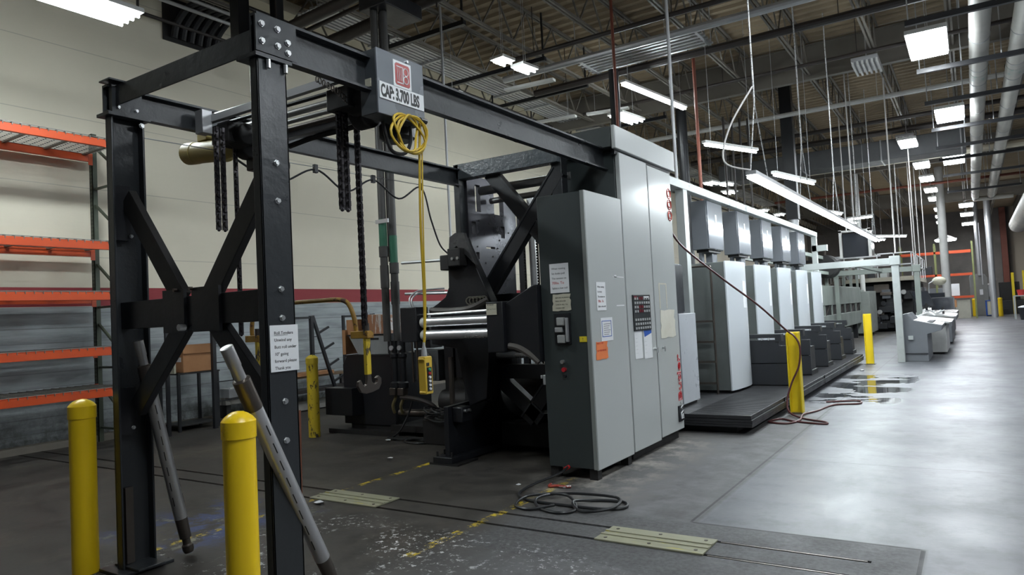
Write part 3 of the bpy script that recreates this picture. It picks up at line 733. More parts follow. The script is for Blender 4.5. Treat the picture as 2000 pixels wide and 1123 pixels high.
# ------------------------------------------------------------------ the splicer's frame
YP = 6.3
t = thing('roll_splicer_frame', (-4.2, 6.3, 0), 'black steel splicer frame with slotted plate, crossed braces and chromed rollers', 'machine frame')
B().box(-4.73, -4.67, 6.2, 6.34, .05, 3.2).box(-4.73, -4.66, 6.18, 6.21, 1.9, 3.2).build('column', gantry, t, bevel=.004)
B().box(-3.52, -3.40, 6.24, 6.36, .1, 3.2).build('column', gantry, t, bevel=.004)
B().box(-4.72, -3.41, 6.18, 6.30, 3.03, 3.20).build('top_beam', mat('crinkled_charcoal_paint', (.10, .115, .125), .3, bump=.5, bscale=22, chips=(.2, .21, .2), ct=.72), t, bevel=.006)
B().cyl((-4.6, 6.5, 2.93), (-3.42, 6.5, 2.93), .05, n=14).cyl((-4.6, 6.7, 2.84), (-3.42, 6.7, 2.84), .035, n=12).build('top_roller', steel, t)
poly = [(6.30, .95), (7.22, .95), (7.22, 2.15), (7.12, 2.2), (7.28, 2.3), (7.28, 3.1), (6.30, 3.1)]
def rect(a, c, b_, d): return [(a, b_), (c, b_), (c, d), (a, d)]
slots = [rect(6.45, 6.55, 2.70, 3.01), rect(6.82, 7.02, 2.70, 3.02), rect(6.36, 6.44, 2.44, 2.58), rect(6.94, 7.02, 2.43, 2.57), rect(6.62, 6.80, 2.29, 2.315), rect(6.42, 6.48, 2.16, 2.24), rect(6.95, 7.02, 2.17, 2.24)]
B().prism(poly, 'x', -4.70, -4.64, slots).build('slotted_plate', plate_m, t)
b = B()
for (y, z) in ((6.5, 2.6), (6.6, 2.45), (6.7, 2.58), (6.85, 2.3), (6.45, 2.3), (6.6, 2.12), (6.75, 2.2), (6.9, 2.4), (7.1, 2.5), (7.15, 2.3)): b.cyl((-4.637, y, z), (-4.63, y, z), .009, n=8)
b.build('plate_bolt', blackrough, t)
# crossed braces in the plane of the frame
for p, q in (((-4.30, YP, 3.06), (-3.47, YP, 2.04)), ((-3.44, YP - .012, 2.95), (-4.46, YP - .012, 1.70)), ((-4.48, YP, .98), (-3.80, YP, .42)), ((-3.5, YP, .98), (-3.98, YP, .40))):
    B().bar(p, q, .10, .15).build('brace', black, t)
    d = (V(q) - V(p)).normalized(); nrm = V((d.z, 0, -d.x)) * (-.07 if d.x > 0 else .07)
    if nrm.z < 0: nrm = -nrm
    B().bar(V(p) + nrm + V((0, -.052, 0)), V(q) + nrm + V((0, -.052, 0)), .012, .02).build('brace_edge', gantry, t)
B().box(-4.50, -3.40, 6.24, 6.32, 1.58, 1.74).build('cross_member', black, t, bevel=.004)
B().box(-4.55, -3.40, 6.24, 6.32, .84, .99).build('cross_member', black, t, bevel=.004)
B().cyl((-4.45, 6.25, 1.10), (-3.4, 6.25, 1.10), .045, n=16).build('idler_roller', chrome, t)
# pale vertical guide rails with chains seen through the frame
for x, y, mt in ((-4.80, 7.62, plate_m), (-4.66, 7.66, galv), (-4.47, 7.7, galv), (-4.30, 7.75, plate_m)):
    b = B().box(x - .045, x + .045, y, y + .04, .25, 3.0)
    b.build('guide_rail', mt, t, bevel=.004)
for x, y in ((-4.73, 7.58), (-4.55, 7.6)):
    b = B(); z = .3
    while z < 3.0: b.ball((x, y, z), .014, 6); z += .036
    b.tube([(x, y + .02, .3), (x, y + .02, 3.0)], .009, 5)
    b.build('drive_chain', blackrough, t)
B().box(-4.4, -3.56, 7.1, 7.4, 2.55, 2.75).build('rear_beam', black, t, bevel=.01)
B().box(-4.15, -4.0, 7.0, 7.1, 2.62, 2.95).build('rear_block', blackrough, t, bevel=.01)
for z in (1.95, 1.75, 1.6, 1.42): B().box(-3.74, -3.54, 7.0, 7.5, z, z + .10).build('rear_bracket', mat('mid_grey_bracket_%d' % int(z * 100), (.18, .18, .18), .5), t)
# curved arm plate and roller nose
arm = [(-4.70, 1.66), (-4.69, 2.16), (-4.66, 2.20), (-4.66, 2.30), (-4.56, 2.38), (-4.42, 2.38), (-4.36, 2.30), (-4.28, 2.05), (-4.05, 1.72), (-4.02, 1.05), (-4.15, .70), (-4.50, .62), (-4.62, .95), (-4.62, 1.20), (-5.03, 1.28), (-5.0, 1.60), (-4.82, 1.68)]
arm2 = []
for i, p in enumerate(arm): arm2.append(p)
B().prism([(-4.98, 1.62), (-4.86, 1.68), (-4.76, 1.74), (-4.71, 1.84), (-4.70, 2.14), (-4.66, 2.20), (-4.64, 2.30), (-4.56, 2.36), (-4.48, 2.36), (-4.45, 2.27), (-4.35, 2.06), (-4.16, 1.66), (-4.24, 1.0), (-4.28, .66), (-4.50, .58), (-4.60, .95), (-4.64, 1.18), (-4.98, 1.24)], 'y', 5.98, 6.10).build('arm_plate', black, t, bevel=.006)
B().prism([(-4.65, 2.20), (-4.63, 2.37), (-4.55, 2.41), (-4.44, 2.40), (-4.40, 2.28), (-4.30, 2.05), (-4.41, 2.15), (-4.54, 2.27)], 'y', 5.93, 5.98).build('arm_head', mat('scraped_casting', (.16, .16, .165), .35, metal=.6, dirt=(.03, .03, .03), amt=1, scale=8), t)
B().box(-4.72, -4.60, 5.86, 5.98, 2.02, 2.18).box(-4.60, -4.44, 5.84, 5.98, 2.05, 2.24).build('arm_motor', blackrough, t, bevel=.01)
for x in (-4.53, -4.46): B().cyl((x, 5.85, 2.13), (x, 5.825, 2.13), .016, n=10).build('bolt', boltm, t)
B().box(-5.08, -4.86, 5.60, 5.80, 1.28, 1.645).build('nose_end_plate', black, t, bevel=.008)
B().box(-3.93, -3.74, 5.55, 5.80, 1.16, 1.645).build('nose_end_plate', black, t, bevel=.008)
for z in (1.478, 1.345):
    B().lathe((-4.83, 5.68, z), [(0, .025), (.02, .050), (.88, .050), (.90, .025)], 24, PX).build('roller', chrome, t)
    B().lathe((-4.85, 5.68, z), [(0, .045), (.015, .056), (.05, .056)], 20, PX).build('roller_collar', nylon, t)
    B().lathe((-3.985, 5.68, z), [(0, .056), (.05, .056), (.06, .04)], 20, PX).build('roller_collar', nylon, t)
B().cyl((-4.86, 5.72, 1.56), (-3.93, 5.72, 1.57), .012, n=8).build('tie_rod', steel, t)
B().tube(cr([(-4.86, 5.85, 1.60), (-4.6, 5.86, 1.585), (-4.35, 5.87, 1.60), (-4.18, 5.95, 1.68)], 6), .035, 8).build('hose', mat('grey_brown_hose', (.10, .09, .08), .6), t)
B().tube(cr([(-5.0, 5.7, 1.64), (-5.04, 5.72, 1.74), (-4.98, 5.8, 1.82), (-4.72, 5.92, 1.83)], 6), .009, 6).tube(cr([(-4.97, 5.7, 1.64), (-5.01, 5.72, 1.73), (-4.95, 5.8, 1.80), (-4.72, 5.92, 1.80)], 6), .009, 6).build('grey_tubing', galv, t)
B().prism([(-3.74, 1.18), (-3.74, 1.62), (-3.42, 1.78), (-3.38, 1.78), (-3.38, 1.06), (-3.46, 1.12)], 'y', 5.60, 5.90).build('nose_bracket', black, t, bevel=.006)
B().tube(cr([(-3.7, 5.58, 1.22), (-3.6, 5.58, 1.20), (-3.5, 5.6, 1.14), (-3.40, 5.62, 1.06)], 5), .03, 8).build('hose', bpy.data.materials['grey_brown_hose'], t)
b = B()
for k in range(5): b.tube([V((-4.42 + .045 * k, 5.96, 1.68)) + V((math.cos(a) * .05, 0, math.sin(a) * .04)) for a in [i * .63 for i in range(10)]], .008, 5, closed=True)
b.build('cable_loops', mat('dusty_cable', (.14, .13, .10), .7), t)
# lower wheel of the splicer and foot
B().prism([(5.77, .08), (5.77, .59), (6.6, .62), (6.9, .9), (7.2, 1.0), (7.2, .08)], 'x', -4.69, -4.63).build('foot_plate', black, t, bevel=.004)
B().box(-4.80, -4.55, 5.70, 7.3, .02, .08).build('foot_base', black, t, bevel=.004)
B().box(-4.85, -4.48, 5.70, 6.05, 0, .02).build('floor_plate', blackrough, t)
B().box(-4.63, -4.50, 5.84, 6.0, .42, .58).build('stop_block', black, t, bevel=.01)
for y in (5.88, 5.95): B().cyl((-4.50, y, .54), (-4.47, y, .54), .016, n=10).build('bolt', boltm, t)
for (x, y) in ((-4.77, 5.74), (-4.77, 5.86), (-4.58, 5.74)): B().cyl((x, y, .08), (x, y, .13), .012, n=8).build('bolt', blackrough, t)
B().cyl((-4.62, 7.0, .55), (-3.6, 7.0, .55), .30, n=40).build('web_roll_core', blackrough, t)
B().box(-4.55, -3.55, 6.6, 7.3, .05, .32).build('lower_bed', blackrough, t, bevel=.02)
B().box(-4.60, -4.2, 6.35, 6.5, .95, 1.55).box(-4.3, -3.5, 6.5, 6.7, 1.2, 1.5).build('drive_housing', blackrough, t, bevel=.02)
B().prism([(-4.62, .6), (-4.32, .62), (-4.28, .9), (-4.30, 1.3), (-4.6, 1.25)], 'y', 6.12, 6.22).build('lower_arm', blackrough, t, bevel=.01)
B().tube(cr([(-4.62, 5.85, 1.1), (-4.60, 5.82, .9), (-4.62, 5.84, .62)], 5), .028, 8).build('conduit', worn, t)
sheet((-3.92, 5.545, 1.52), PX, PZ, .12, .105, paperold, 'small worn placard above the right end of the chromed rollers', name='placard', lines=('IN ORDER', 'SET AS TOLD'), sz=.017)

# ------------------------------------------------------------------ hoist gantry
t = gt = thing('hoist_gantry', (-3.85, 4.3, 0), 'tall charcoal steel gantry frame with crossed braces over the reel loading bay', 'gantry')
def bolt(c, d, r=.013, l=.014):
    c, d = V(c), V(d)
    return B().lathe(c, [(0, r * 1.35), (.004, r * 1.35), (.0041, r), (l, r)], 6, d).build('bolt', boltm, gt)
# near right post: channel with its web to the aisle
B().box(-3.012, -3.0, 2.31, 2.495, 0, 2.90).box(-3.06, -3.0, 2.31, 2.322, 0, 2.90).box(-3.06, -3.0, 2.483, 2.495, 0, 2.90).build('post', gantry, gt, bevel=.003)
B().box(-3.14, -2.98, 2.29, 2.52, 2.90, 2.92).build('cap_plate', gantry, gt)
B().box(-3.1, -2.96, 2.27, 2.54, 0, .015).build('base_plate', gantry, gt)
# near left post: channel open to the aisle
B().box(-4.672, -4.66, 2.40, 2.62, .02, 2.93).box(-4.66, -4.60, 2.40, 2.414, .02, 2.93).box(-4.66, -4.60, 2.606, 2.62, .02, 2.93).build('post', gantry, gt, bevel=.003)
B().box(-4.72, -4.57, 2.37, 2.65, 2.93, 2.95).build('cap_plate', gantry, gt)
B().box(-4.78, -4.50, 2.34, 2.68, 0, .02).box(-4.74, -4.46, 2.42, 2.60, .02, .035).build('base_plate', gantry, gt, bevel=.003)
B().box(-4.655, -4.625, 2.44, 2.49, .04, .52).build('stiffener', worn, gt)
# beams running back to the splicer
B().box(-3.05, -3.038, 2.31, 6.47, 2.935, 3.12).box(-3.05, -2.99, 2.31, 6.47, 3.12, 3.135).box(-3.05, -2.99, 2.53, 6.47, 2.92, 2.935).build('beam', gantry, gt)
B().box(-3.0, -2.988, 2.30, 2.56, 2.93, 3.12).build('joint_plate', gantry, gt)
B().box(-4.70, -4.688, 2.40, 6.2, 2.975, 3.13).box(-4.70, -4.64, 2.40, 6.2, 3.13, 3.145).box(-4.70, -4.64, 2.40, 6.2, 2.96, 2.975).build('beam', gantry, gt)
B().box(-4.66, -4.62, 2.42, 2.62, 2.95, 3.16).build('joint_plate', gantry, gt); B().box(-4.70, -4.57, 2.38, 2.56, 3.16, 3.17).build('cap_plate', gantry, gt)
# end frame members across
B().box(-4.62, -3.0, 2.445, 2.457, 3.01, 3.13).box(-4.62, -3.0, 2.445, 2.49, 3.13, 3.14).build('top_crossbar', gantry, gt)
B().box(-4.66, -3.06, 2.46, 2.52, 1.54, 1.715).build('mid_crossbar', black, gt, bevel=.003)
for (p, q, m_) in (((-4.60, 2.50, 2.40), (-4.02, 2.50, 1.70), blackrough), ((-3.12, 2.50, 2.42), (-3.74, 2.50, 1.70), black), ((-4.55, 2.50, 1.03), (-3.99, 2.50, 1.56), black), ((-3.12, 2.50, .98), (-3.70, 2.50, 1.56), black)):
    B().bar(p, q, .05, .13).build('brace', m_, gt, bevel=.003)
split(B().box(-4.14, -3.92, 2.44, 2.46, 1.50, 1.76).box(-3.84, -3.58, 2.44, 2.46, 1.50, 1.76), 'gusset_plate', black, gt)
for x in (-3.99, -3.83):
    B().cyl((x, 2.44, 1.755), (x, 2.42, 1.755), .012, n=6).build('bolt', worn, gt)
B().cyl((-3.90, 2.43, 1.53), (-3.90, 2.39, 1.53), .02, n=8).build('bolt', boltm, gt)
split(B().box(-4.66, -4.62, 2.42, 2.52, 2.12, 2.48).box(-4.66, -4.62, 2.42, 2.52, .86, 1.16), 'gusset_plate', black, gt)
for z in (2.36, 2.16, 1.70, 1.55, 1.12, .92): bolt((-3.0, 2.408, z), PX)
for (y, z) in ((2.335, 3.075), (2.435, 3.075), (2.335, 2.985), (2.435, 2.985), (2.50, 3.02), (2.50, 2.965)): bolt((-2.988, y, z), PX, .014)
for (y) in (2.37, 2.48): B().cyl((-2.985, y, 2.895), (-2.985, y, 2.85), .012, n=6).build('bolt', boltm, gt)
for (y, z) in ((2.46, 3.10), (2.58, 3.10), (2.46, 3.0), (2.58, 3.0), (2.52, 2.15), (2.52, 2.4), (2.50, .90)): bolt((-4.62, y, z), PX, .010)
bolt((-4.60, 2.60, 2.90), PX, .014)
sheet((-2.997, 2.325, 1.275), PY, PZ, .178, .238, paper, 'white notice to the roll tenders taped on the near gantry post', lines=('Roll Tenders', 'Unwind any', 'Butt roll under', '10" going', 'forward please', 'Thank you'), sz=.023, top=.80, step=.036, x0=.14)
B().box(-2.9925, -2.992, 2.350, 2.435, 1.461, 1.4625).build('underline', ink, bpy.data.objects['notice.002'] if False else [o for o in COL.objects if o.get('label', '').startswith('white notice to the roll')][0])

# ------------------------------------------------------------------ bridge hoist
def chain(name, x, y, z0, z1, parent, r=.019, mt=None, strands=1):
    b = B(); z = z0; k = 0
    while z < z1:
        for sgn in range(strands):
            yy = y + (sgn - (strands - 1) / 2) * .05
            if k % 2 == 0: b.box(x - .006, x + .006, yy - r, yy + r, z, z + .034)
            else: b.box(x - r, x - .009, yy - .009, yy + .009, z, z + .034); b.box(x + .009, x + r, yy - .009, yy + .009, z, z + .034)
            b.ball((x, yy, z), r * .62, 6)
        z += .026; k += 1
    return b.build(name, mt or worn_chain, parent)
worn_chain = mat('oily_roller_chain', (.06, .055, .06), .32, metal=.8, dirt=(.015, .015, .015))
t = thing('bridge_hoist', (-3.95, 3.3, 2.9), 'twin chain hoist bridge with greasy shafts and cross rails spanning the gantry beams', 'hoist')
for (y, z, r, m_) in ((3.13, 3.06, .018, steel), (3.20, 3.01, .014, black), (3.30, 2.99, .024, steel), (3.36, 2.96, .017, steel), (3.42, 2.93, .02, worn)):
    B().cyl((-4.62, y, z + .02), (-3.1, y, z), r, n=12).build('cross_shaft', m_, t)
B().box(-4.60, -3.10, 3.09, 3.13, 3.02, 3.07).build('cross_rail', galv, t)
B().box(-4.60, -3.12, 3.44, 3.50, 2.89, 2.94).build('cross_rail', galv, t)
B().tube(cr([(-4.2, 3.5, 2.85), (-3.9, 3.5, 2.87), (-3.5, 3.5, 2.87), (-3.15, 3.5, 2.90)], 5), .02, 8).build('cable_bundle', blackrough, t)
B().box(-4.64, -4.55, 3.02, 3.10, 2.93, 3.10).build('end_stop', galv, t, bevel=.004)
for x, nm in ((-4.5, 'hoist_body'), (-3.28, 'hoist_body')):
    B().box(x - .10, x + .10, 3.12, 3.48, 2.86, 3.0).lathe((x - .07, 3.36, 2.88), [(0, .05), (.01, .10), (.12, .10), (.14, .06)], 20, PX).lathe((x, 3.24, 2.92), [(0, .04), (.02, .09), (.16, .08), (.19, .03)], 18, PX).build(nm, blackrough, t, bevel=.008)
B().lathe((-4.52, 3.42, 2.78), [(0, .07), (.14, .09), (.3, .06)], 16, PY).box(-4.56, -4.40, 3.38, 3.60, 2.70, 2.86).build('gearbox', black, t, bevel=.01)
m_ = B().lathe((-5.20, 3.32, 2.93), [(0, .082), (.003, .086), (.004, .088), (.12, .088), (.121, .084), (.46, .084), (.461, .092), (.49, .092), (.491, .07), (.56, .06), (.62, .045)], 24, V((1, 0, -.10))).build('motor', motor_m, t)
B().box(-5.02, -4.90, 3.28, 3.36, 2.99, 3.05).build('terminal_box', motor_m, m_, bevel=.004)
B().lathe((-5.203, 3.32, 2.93), [(0, .02), (.004, .05)], 12, V((1, 0, -.10))).build('fan_grille', blackrough, m_)
B().lathe((-3.15, 3.52, 2.70), [(0, .09), (.02, .12), (.10, .12), (.12, .10)], 24, (0, 0, 1)).build('hoist_motor', black, t)
chain('slack_chain', -4.42, 3.06, 2.21, 2.92, t, strands=2)
chain('load_chain', -4.52, 3.26, 1.46, 2.9, t, .017)
chain('slack_chain', -3.32, 3.19, 2.23, 2.95, t, strands=2, r=.021)
chain('load_chain', -3.40, 3.40, 1.46, 2.92, t, .021)
b = B()
for i, p in enumerate(cr([(-3.3, 2.98, 3.02), (-3.22, 3.06, 2.95), (-3.2, 3.14, 2.90), (-3.2, 3.24, 2.92)], 5)):
    b.tube([p + V((0, .012 * math.cos(a), .02 * math.sin(a))) if i % 2 else p + V((.012 * math.cos(a), 0, .02 * math.sin(a))) for a in [k * .785 for k in range(8)]], .004, 5, closed=True)
b.build('safety_chain', worn, t)

t = thing('roll_lifting_spreader', (-4.0, 3.42, 1.4), 'chipped yellow bent tube spreader with hanging hook blades on the hoist chains', 'lifting spreader')
B().tube(cr([(-3.50, 3.42, 1.44), (-3.52, 3.42, 1.55), (-3.57, 3.42, 1.64), (-3.66, 3.42, 1.672), (-3.85, 3.42, 1.675), (-4.2, 3.42, 1.675), (-4.50, 3.42, 1.665), (-4.58, 3.42, 1.62), (-4.61, 3.42, 1.52), (-4.61, 3.42, 1.44)], 5), .016, 10).build('spreader_tube', rustyel, t)
for x0, x1, xh in ((-3.53, -3.37, -3.40), (-4.66, -4.50, -4.53)):
    s = B().box(x0, x1, 3.39, 3.45, 1.40, 1.45).build('clamp_block', rustyel, t, bevel=.004)
    B().cyl((xh, 3.41, 1.43), (xh, 3.41, 1.50), .022, n=10).build('swivel', worn, s)
    prof = [(3.395, 1.44), (3.425, 1.44), (3.43, 1.15), (3.435, 1.11), (3.46, 1.09), (3.485, 1.10), (3.49, 1.12), (3.475, 1.13), (3.50, 1.145), (3.525, 1.125), (3.525, 1.09), (3.50, 1.055), (3.44, 1.04), (3.38, 1.035), (3.335, 1.05), (3.31, 1.09), (3.315, 1.12), (3.335, 1.13), (3.35, 1.10), (3.365, 1.085), (3.385, 1.095), (3.395, 1.13)]
    up = [p for p in prof if p[1] >= 1.11]
    h_ = B().prism(prof, 'x', xh - .011, xh + .011).build('hook_blade', worn, t, bevel=.002)
    B().box(xh - .014, xh + .014, 3.392, 3.43, 1.16, 1.42).build('painted_shank', yelworn, h_, label='chipped yellow shank')

# electric box, pendant and its coiled yellow cable
t = thing('hoist_control_box', (-3.0, 3.35, 2.77), 'grey steel hoist control box marked CAP: 3,700 LBS', 'control box')
B().box(-3.085, -2.952, 3.13, 3.56, 2.775, 3.175).build('housing', mat('box_side_grey_paint', (.06, .068, .075), .4), t, bevel=.004)
lid = B().box(-2.951, -2.938, 3.128, 3.562, 2.772, 3.178).build('lid', mat('slate_grey_enamel', (.17, .185, .205), .26, dirt=(.13, .14, .155), scale=3), t, bevel=.003)
sg = B().box(-2.9375, -2.934, 3.142, 3.553, 2.868, 2.972).build('capacity_strip', paper, lid, label='white strip with black lettering')
text('lettering', 'CAP: 3,700 LBS', (-2.9335, 3.152, 2.884), .104, PY, PZ, ink, sg, sx=.535, bold=.004)
lg = B().box(-2.9375, -2.932, 3.27, 3.435, 2.972, 3.14).build('logo_plate', paper, lid, label='white plate with red logo')
rr = [(3.285 + .135 * a, 2.985 + .14 * c) for a, c in ((.08, 0), (.92, 0), (1, .08), (1, .92), (.92, 1), (.08, 1), (0, .92), (0, .08))]
B().prism(rr, 'x', -2.932, -2.9305).build('logo_field', mat('brick_red_logo', (.42, .05, .045), .45), lg)
b = B()
for k in range(3): b.bar((-2.930, 3.306 + .017 * k, 3.015), (-2.930, 3.300 + .017 * k, 3.095), .002, .006, up=PX); 
b.box(-2.9305, -2.929, 3.296, 3.356, 3.100, 3.106).box(-2.9305, -2.929, 3.300, 3.360, 2.998, 3.004).box(-2.9305, -2.929, 3.352, 3.359, 3.0, 3.106)
for z in (3.028, 3.08): b.tube([(-2.930, 3.382 + .022 * math.cos(a), z + .024 * math.sin(a)) for a in [k * .45 for k in range(14)]], .0035, 5, closed=True)
b.build('logo_mark', paper, lg)
B().box(-3.045, -2.99, 3.125, 3.129, 2.945, 2.995).build('rating_label', paperold, t)
B().cyl((-2.938, 3.40, 3.155), (-2.925, 3.40, 3.155), .009, n=8).build('lid_screw', boltm, lid)
B().cyl((-2.93, 3.50, 2.80), (-2.93, 3.56, 2.80), .018, n=10).build('plug', black, t)
B().tube(cr([(-3.05, 3.28, 2.77), (-3.04, 3.30, 2.66), (-3.02, 3.33, 2.58), (-3.0, 3.42, 2.58), (-2.98, 3.46, 2.66), (-2.98, 3.46, 2.76)], 6), .012, 8).build('loop_hose', cablek, t)
t = thing('pendant_control', (-2.96, 3.5, 1.0), 'yellow push button pendant hanging on its coiled yellow cable', 'pendant control')
pts = []
for k in range(90):
    a = k / 90 * 2 * math.pi * 4; w_ = .13 + .02 * math.sin(k * .7)
    pts.append((-2.92 + .012 * math.sin(a * 1.7), 3.385 + (w_ * 1.0) * math.sin(a) + .045 * math.sin(k * .21), 2.685 + .118 * math.cos(a)))
B().tube(pts, .0085, 6).build('cable_coil', cabley, t)
B().tube(cr([(-2.93, 3.50, 2.80), (-2.94, 3.49, 2.5), (-2.95, 3.485, 2.1), (-2.96, 3.50, 1.7), (-2.96, 3.49, 1.45), (-2.96, 3.475, 1.33)], 6), .0085, 6).tube(cr([(-2.93, 3.51, 2.62), (-2.93, 3.495, 2.3), (-2.94, 3.495, 2.0), (-2.955, 3.505, 1.6), (-2.955, 3.48, 1.36)], 6), .005, 6).build('cable', cabley, t)
B().lathe((-2.96, 3.475, 1.26), [(0, .02), (.05, .016), (.08, .009), (.10, .008)], 10).build('cable_gland', galv, t)
pb = B().box(-2.99, -2.93, 3.445, 3.515, 1.03, 1.27).box(-2.985, -2.935, 3.437, 3.523, 1.035, 1.05).box(-2.985, -2.935, 3.437, 3.523, 1.245, 1.26).build('casing', mat('yellow_moulded_casing', (.68, .46, .05), .42, dirt=(.45, .28, .04), scale=14, chips=(.12, .07, .02), ct=.68), t, bevel=.006)
B().box(-2.93, -2.927, 3.458, 3.502, 1.05, 1.20).build('button_strip', black, pb)
for k in range(6):
    B().cyl((-2.927, 3.478, 1.064 + k * .0245), (-2.918, 3.478, 1.064 + k * .0245), .0085, n=12).build('button', [paper, paper, paper, paper, redink, mat('green_button', (.05, .4, .2), .4)][k], pb)
B().box(-2.93, -2.926, 3.455, 3.480, 1.21, 1.23).build('key_slot', blackrough, pb)
# festooned cable along the far beam
t = thing('festoon_cable', (-4.78, 5, 2.9), 'black festoon cable looping on a wire beside the far gantry beam', 'cable')
B().cyl((-4.74, 2.7, 2.86), (-4.74, 6.1, 2.92), .0035, n=5).build('wire', galv, t)
cl = [(-4.74, 3.4, 2.87), (-4.74, 4.22, 2.895), (-4.74, 4.93, 2.90), (-4.74, 5.63, 2.915)]
pts = []
for a, c in zip(cl[:-1], cl[1:]):
    a, c = V(a), V(c); pts += [a - V((0, 0, .03)), a.lerp(c, .5) - V((0, 0, .18))]
pts += [V(cl[-1]) - V((0, 0, .03)), V((-4.72, 5.75, 2.55)), V((-4.70, 5.85, 2.30)), V((-4.66, 5.93, 2.20))]
B().tube(cr(pts, 8), .009, 6).build('cable', cablek, t)
for c in cl[1:]: B().box(c[0] - .015, c[0] + .015, c[1] - .02, c[1] + .02, c[2] - .06, c[2] + .015).build('carrier', black, t, bevel=.003)

# ------------------------------------------------------------------ bollards
def bollard(x, y, H, r, label, mt, cm, cap=.12):
    t = thing('bollard', (x, y, 0), label, 'bollard', None)
    B().lathe((x, y, 0), [(0, r), (H - cap, r)], 32).build('post', mt, t)
    B().lathe((x, y, H - cap - .01), [(0, r + .003), (.003, r + .005), (cap * .66, r + .005), (cap * .70, r * 1.02), (cap * .82, r * .86), (cap * .93, r * .62), (cap * 1.01, r * .35), (cap * 1.04, .004)], 32).build('cap', cm, t)
    return t
bollard(-4.853, 2.297, 1.11, .077, 'smooth yellow bollard left of the far gantry post, at the frame left', yellow, yellow)
bollard(-2.88, 2.045, 1.13, .073, 'smooth yellow bollard with scuffed cap in front of the gantry crossbar, nearest the camera', yellow, yellowdk)
bollard(-7.58, 6.555, 1.115, .078, 'badly chipped yellow bollard standing beyond the gantry', yelworn, yelworn, .12)

# air shafts leaning on the gantry
def shaft(p, q, lb, steelm):
    p, q = V(p), V(q); d = (q - p).normalized(); L = (q - p).length
    t = thing('air_shaft', tuple(p), lb, 'air shaft', None)
    B().lathe(p, [(0, .030), (.02, .036), (.05, .036), (.06, .026), (.10, .026), (.105, .037), (.24, .040)], 20, d).build('journal', worn, t)
    B().lathe(p, [(.24, .041), (L * .78, .041)], 24, d).build('sleeve', steelm, t)
    B().lathe(p, [(L * .78, .043), (L * .885, .043), (L * .89, .03)], 24, d).build('collar', worn, t)
    B().lathe(p, [(L * .885, .028), (L * .93, .028), (L * .935, .031), (L, .031), (L + .003, .02)], 20, d).build('neck', steel, t)
    a = d.orthogonal().normalized(); e = d.cross(a)
    for k in range(9):
        for an in (0.3, 2.4, 4.5):
            r_ = a * math.cos(an + .12 * k) + e * math.sin(an + .12 * k); s = p + d * (.34 + k * .105)
            if (s - p).length < L * .74: B().bar(s + r_ * .0395, s + d * .06 + r_ * .0395, .005, .006, up=tuple(r_)).build('leaf_slot', blackrough, t)
    return t
shaft((-4.51, 2.79, .03), (-4.535, 2.50, 1.46), 'dark steel air shaft leaning in the far gantry post', steel)
shaft((-3.06, 2.76, .03), (-2.93, 2.03, 1.42), 'bright steel air shaft leaning across the near gantry post', mat('brushed_bright_sleeve', (.58, .58, .59), .36, metal=.75, dirt=(.45, .45, .46)))
tag(B().bar((-3.20, 2.62, .02), (-3.22, 2.66, 1.03), .06, .006).bar((-3.23, 2.62, .02), (-3.25, 2.66, 1.03), .006, .06).build('angle_iron', rust), 'rusty angle iron standing behind the nearest yellow bollard', 'angle iron')

# ------------------------------------------------------------------ pallet rack on the left wall
t = thing('pallet_rack', (-10.1, 3.8, 0), 'orange and dark green pallet rack with wire decks against the left wall', 'pallet rack')
for y in (1.85, 5.25):
    for x in (-9.62, -10.6):
        b = B().box(x - .04, x + .04, y - .03, y - .022, 0, 4.45).box(x - .04, x - .032, y - .03, y + .04, 0, 4.45).box(x + .032, x + .04, y - .03, y + .04, 0, 4.45)
        u = b.build('upright', rackgreen, t)
        b = B(); z = .15
        while z < 4.3:
            for dx in (-.018, .018): b.box(x + dx - .006, x + dx + .006, y - .0325, y - .03, z, z + .028)
            z += .055
        b.build('slot_row', blackrough, u)
    z = .2
    while z < 4.1:
        B().bar((-9.66, y + .01, z), (-10.56, y + .01, z + .62), .03).build('brace', rackgreen, t)
        B().bar((-9.66, y + .01, z), (-10.56, y + .01, z), .03).build('brace', rackgreen, t); z += .86
for zt in (4.14, 2.76, 2.09, 1.36, .82):
    for x in (-9.6, -10.56):
        B().box(x - .03, x + .02, 1.88, 5.22, zt - .11, zt - .012).box(x - .02, x + .0, 1.88, 5.22, zt - .012, zt - .002).build('beam', orange, t, bevel=.003)
        for y in (1.9, 5.2): B().box(x + .02, x + .025, y - .04, y + .02, zt - .16, zt + .01).build('beam_clip', orange, t)
    b = B(); x = -10.55
    while x < -9.58: b.box(x - .004, x + .004, 1.9, 5.2, zt - .004, zt + .004); x += .062
    y = 1.92
    while y < 5.2:
        b.box(-10.58, -9.575, y - .004, y + .004, zt + .003, zt + .010); b.box(-9.578, -9.570, y - .004, y + .004, zt - .03, zt + .01); y += .10
    b.box(-9.578, -9.572, 1.9, 5.2, zt + .004, zt + .012)
    dk = b.build('wire_deck', wire_m, t)
    b = B()
    for k in range(7): b.bar((-10.55, 2.1 + k * .5, zt - .018), (-9.6, 2.1 + k * .5, zt - .018), .045, .02)
    split(b, 'deck_channel', wire_m, dk)

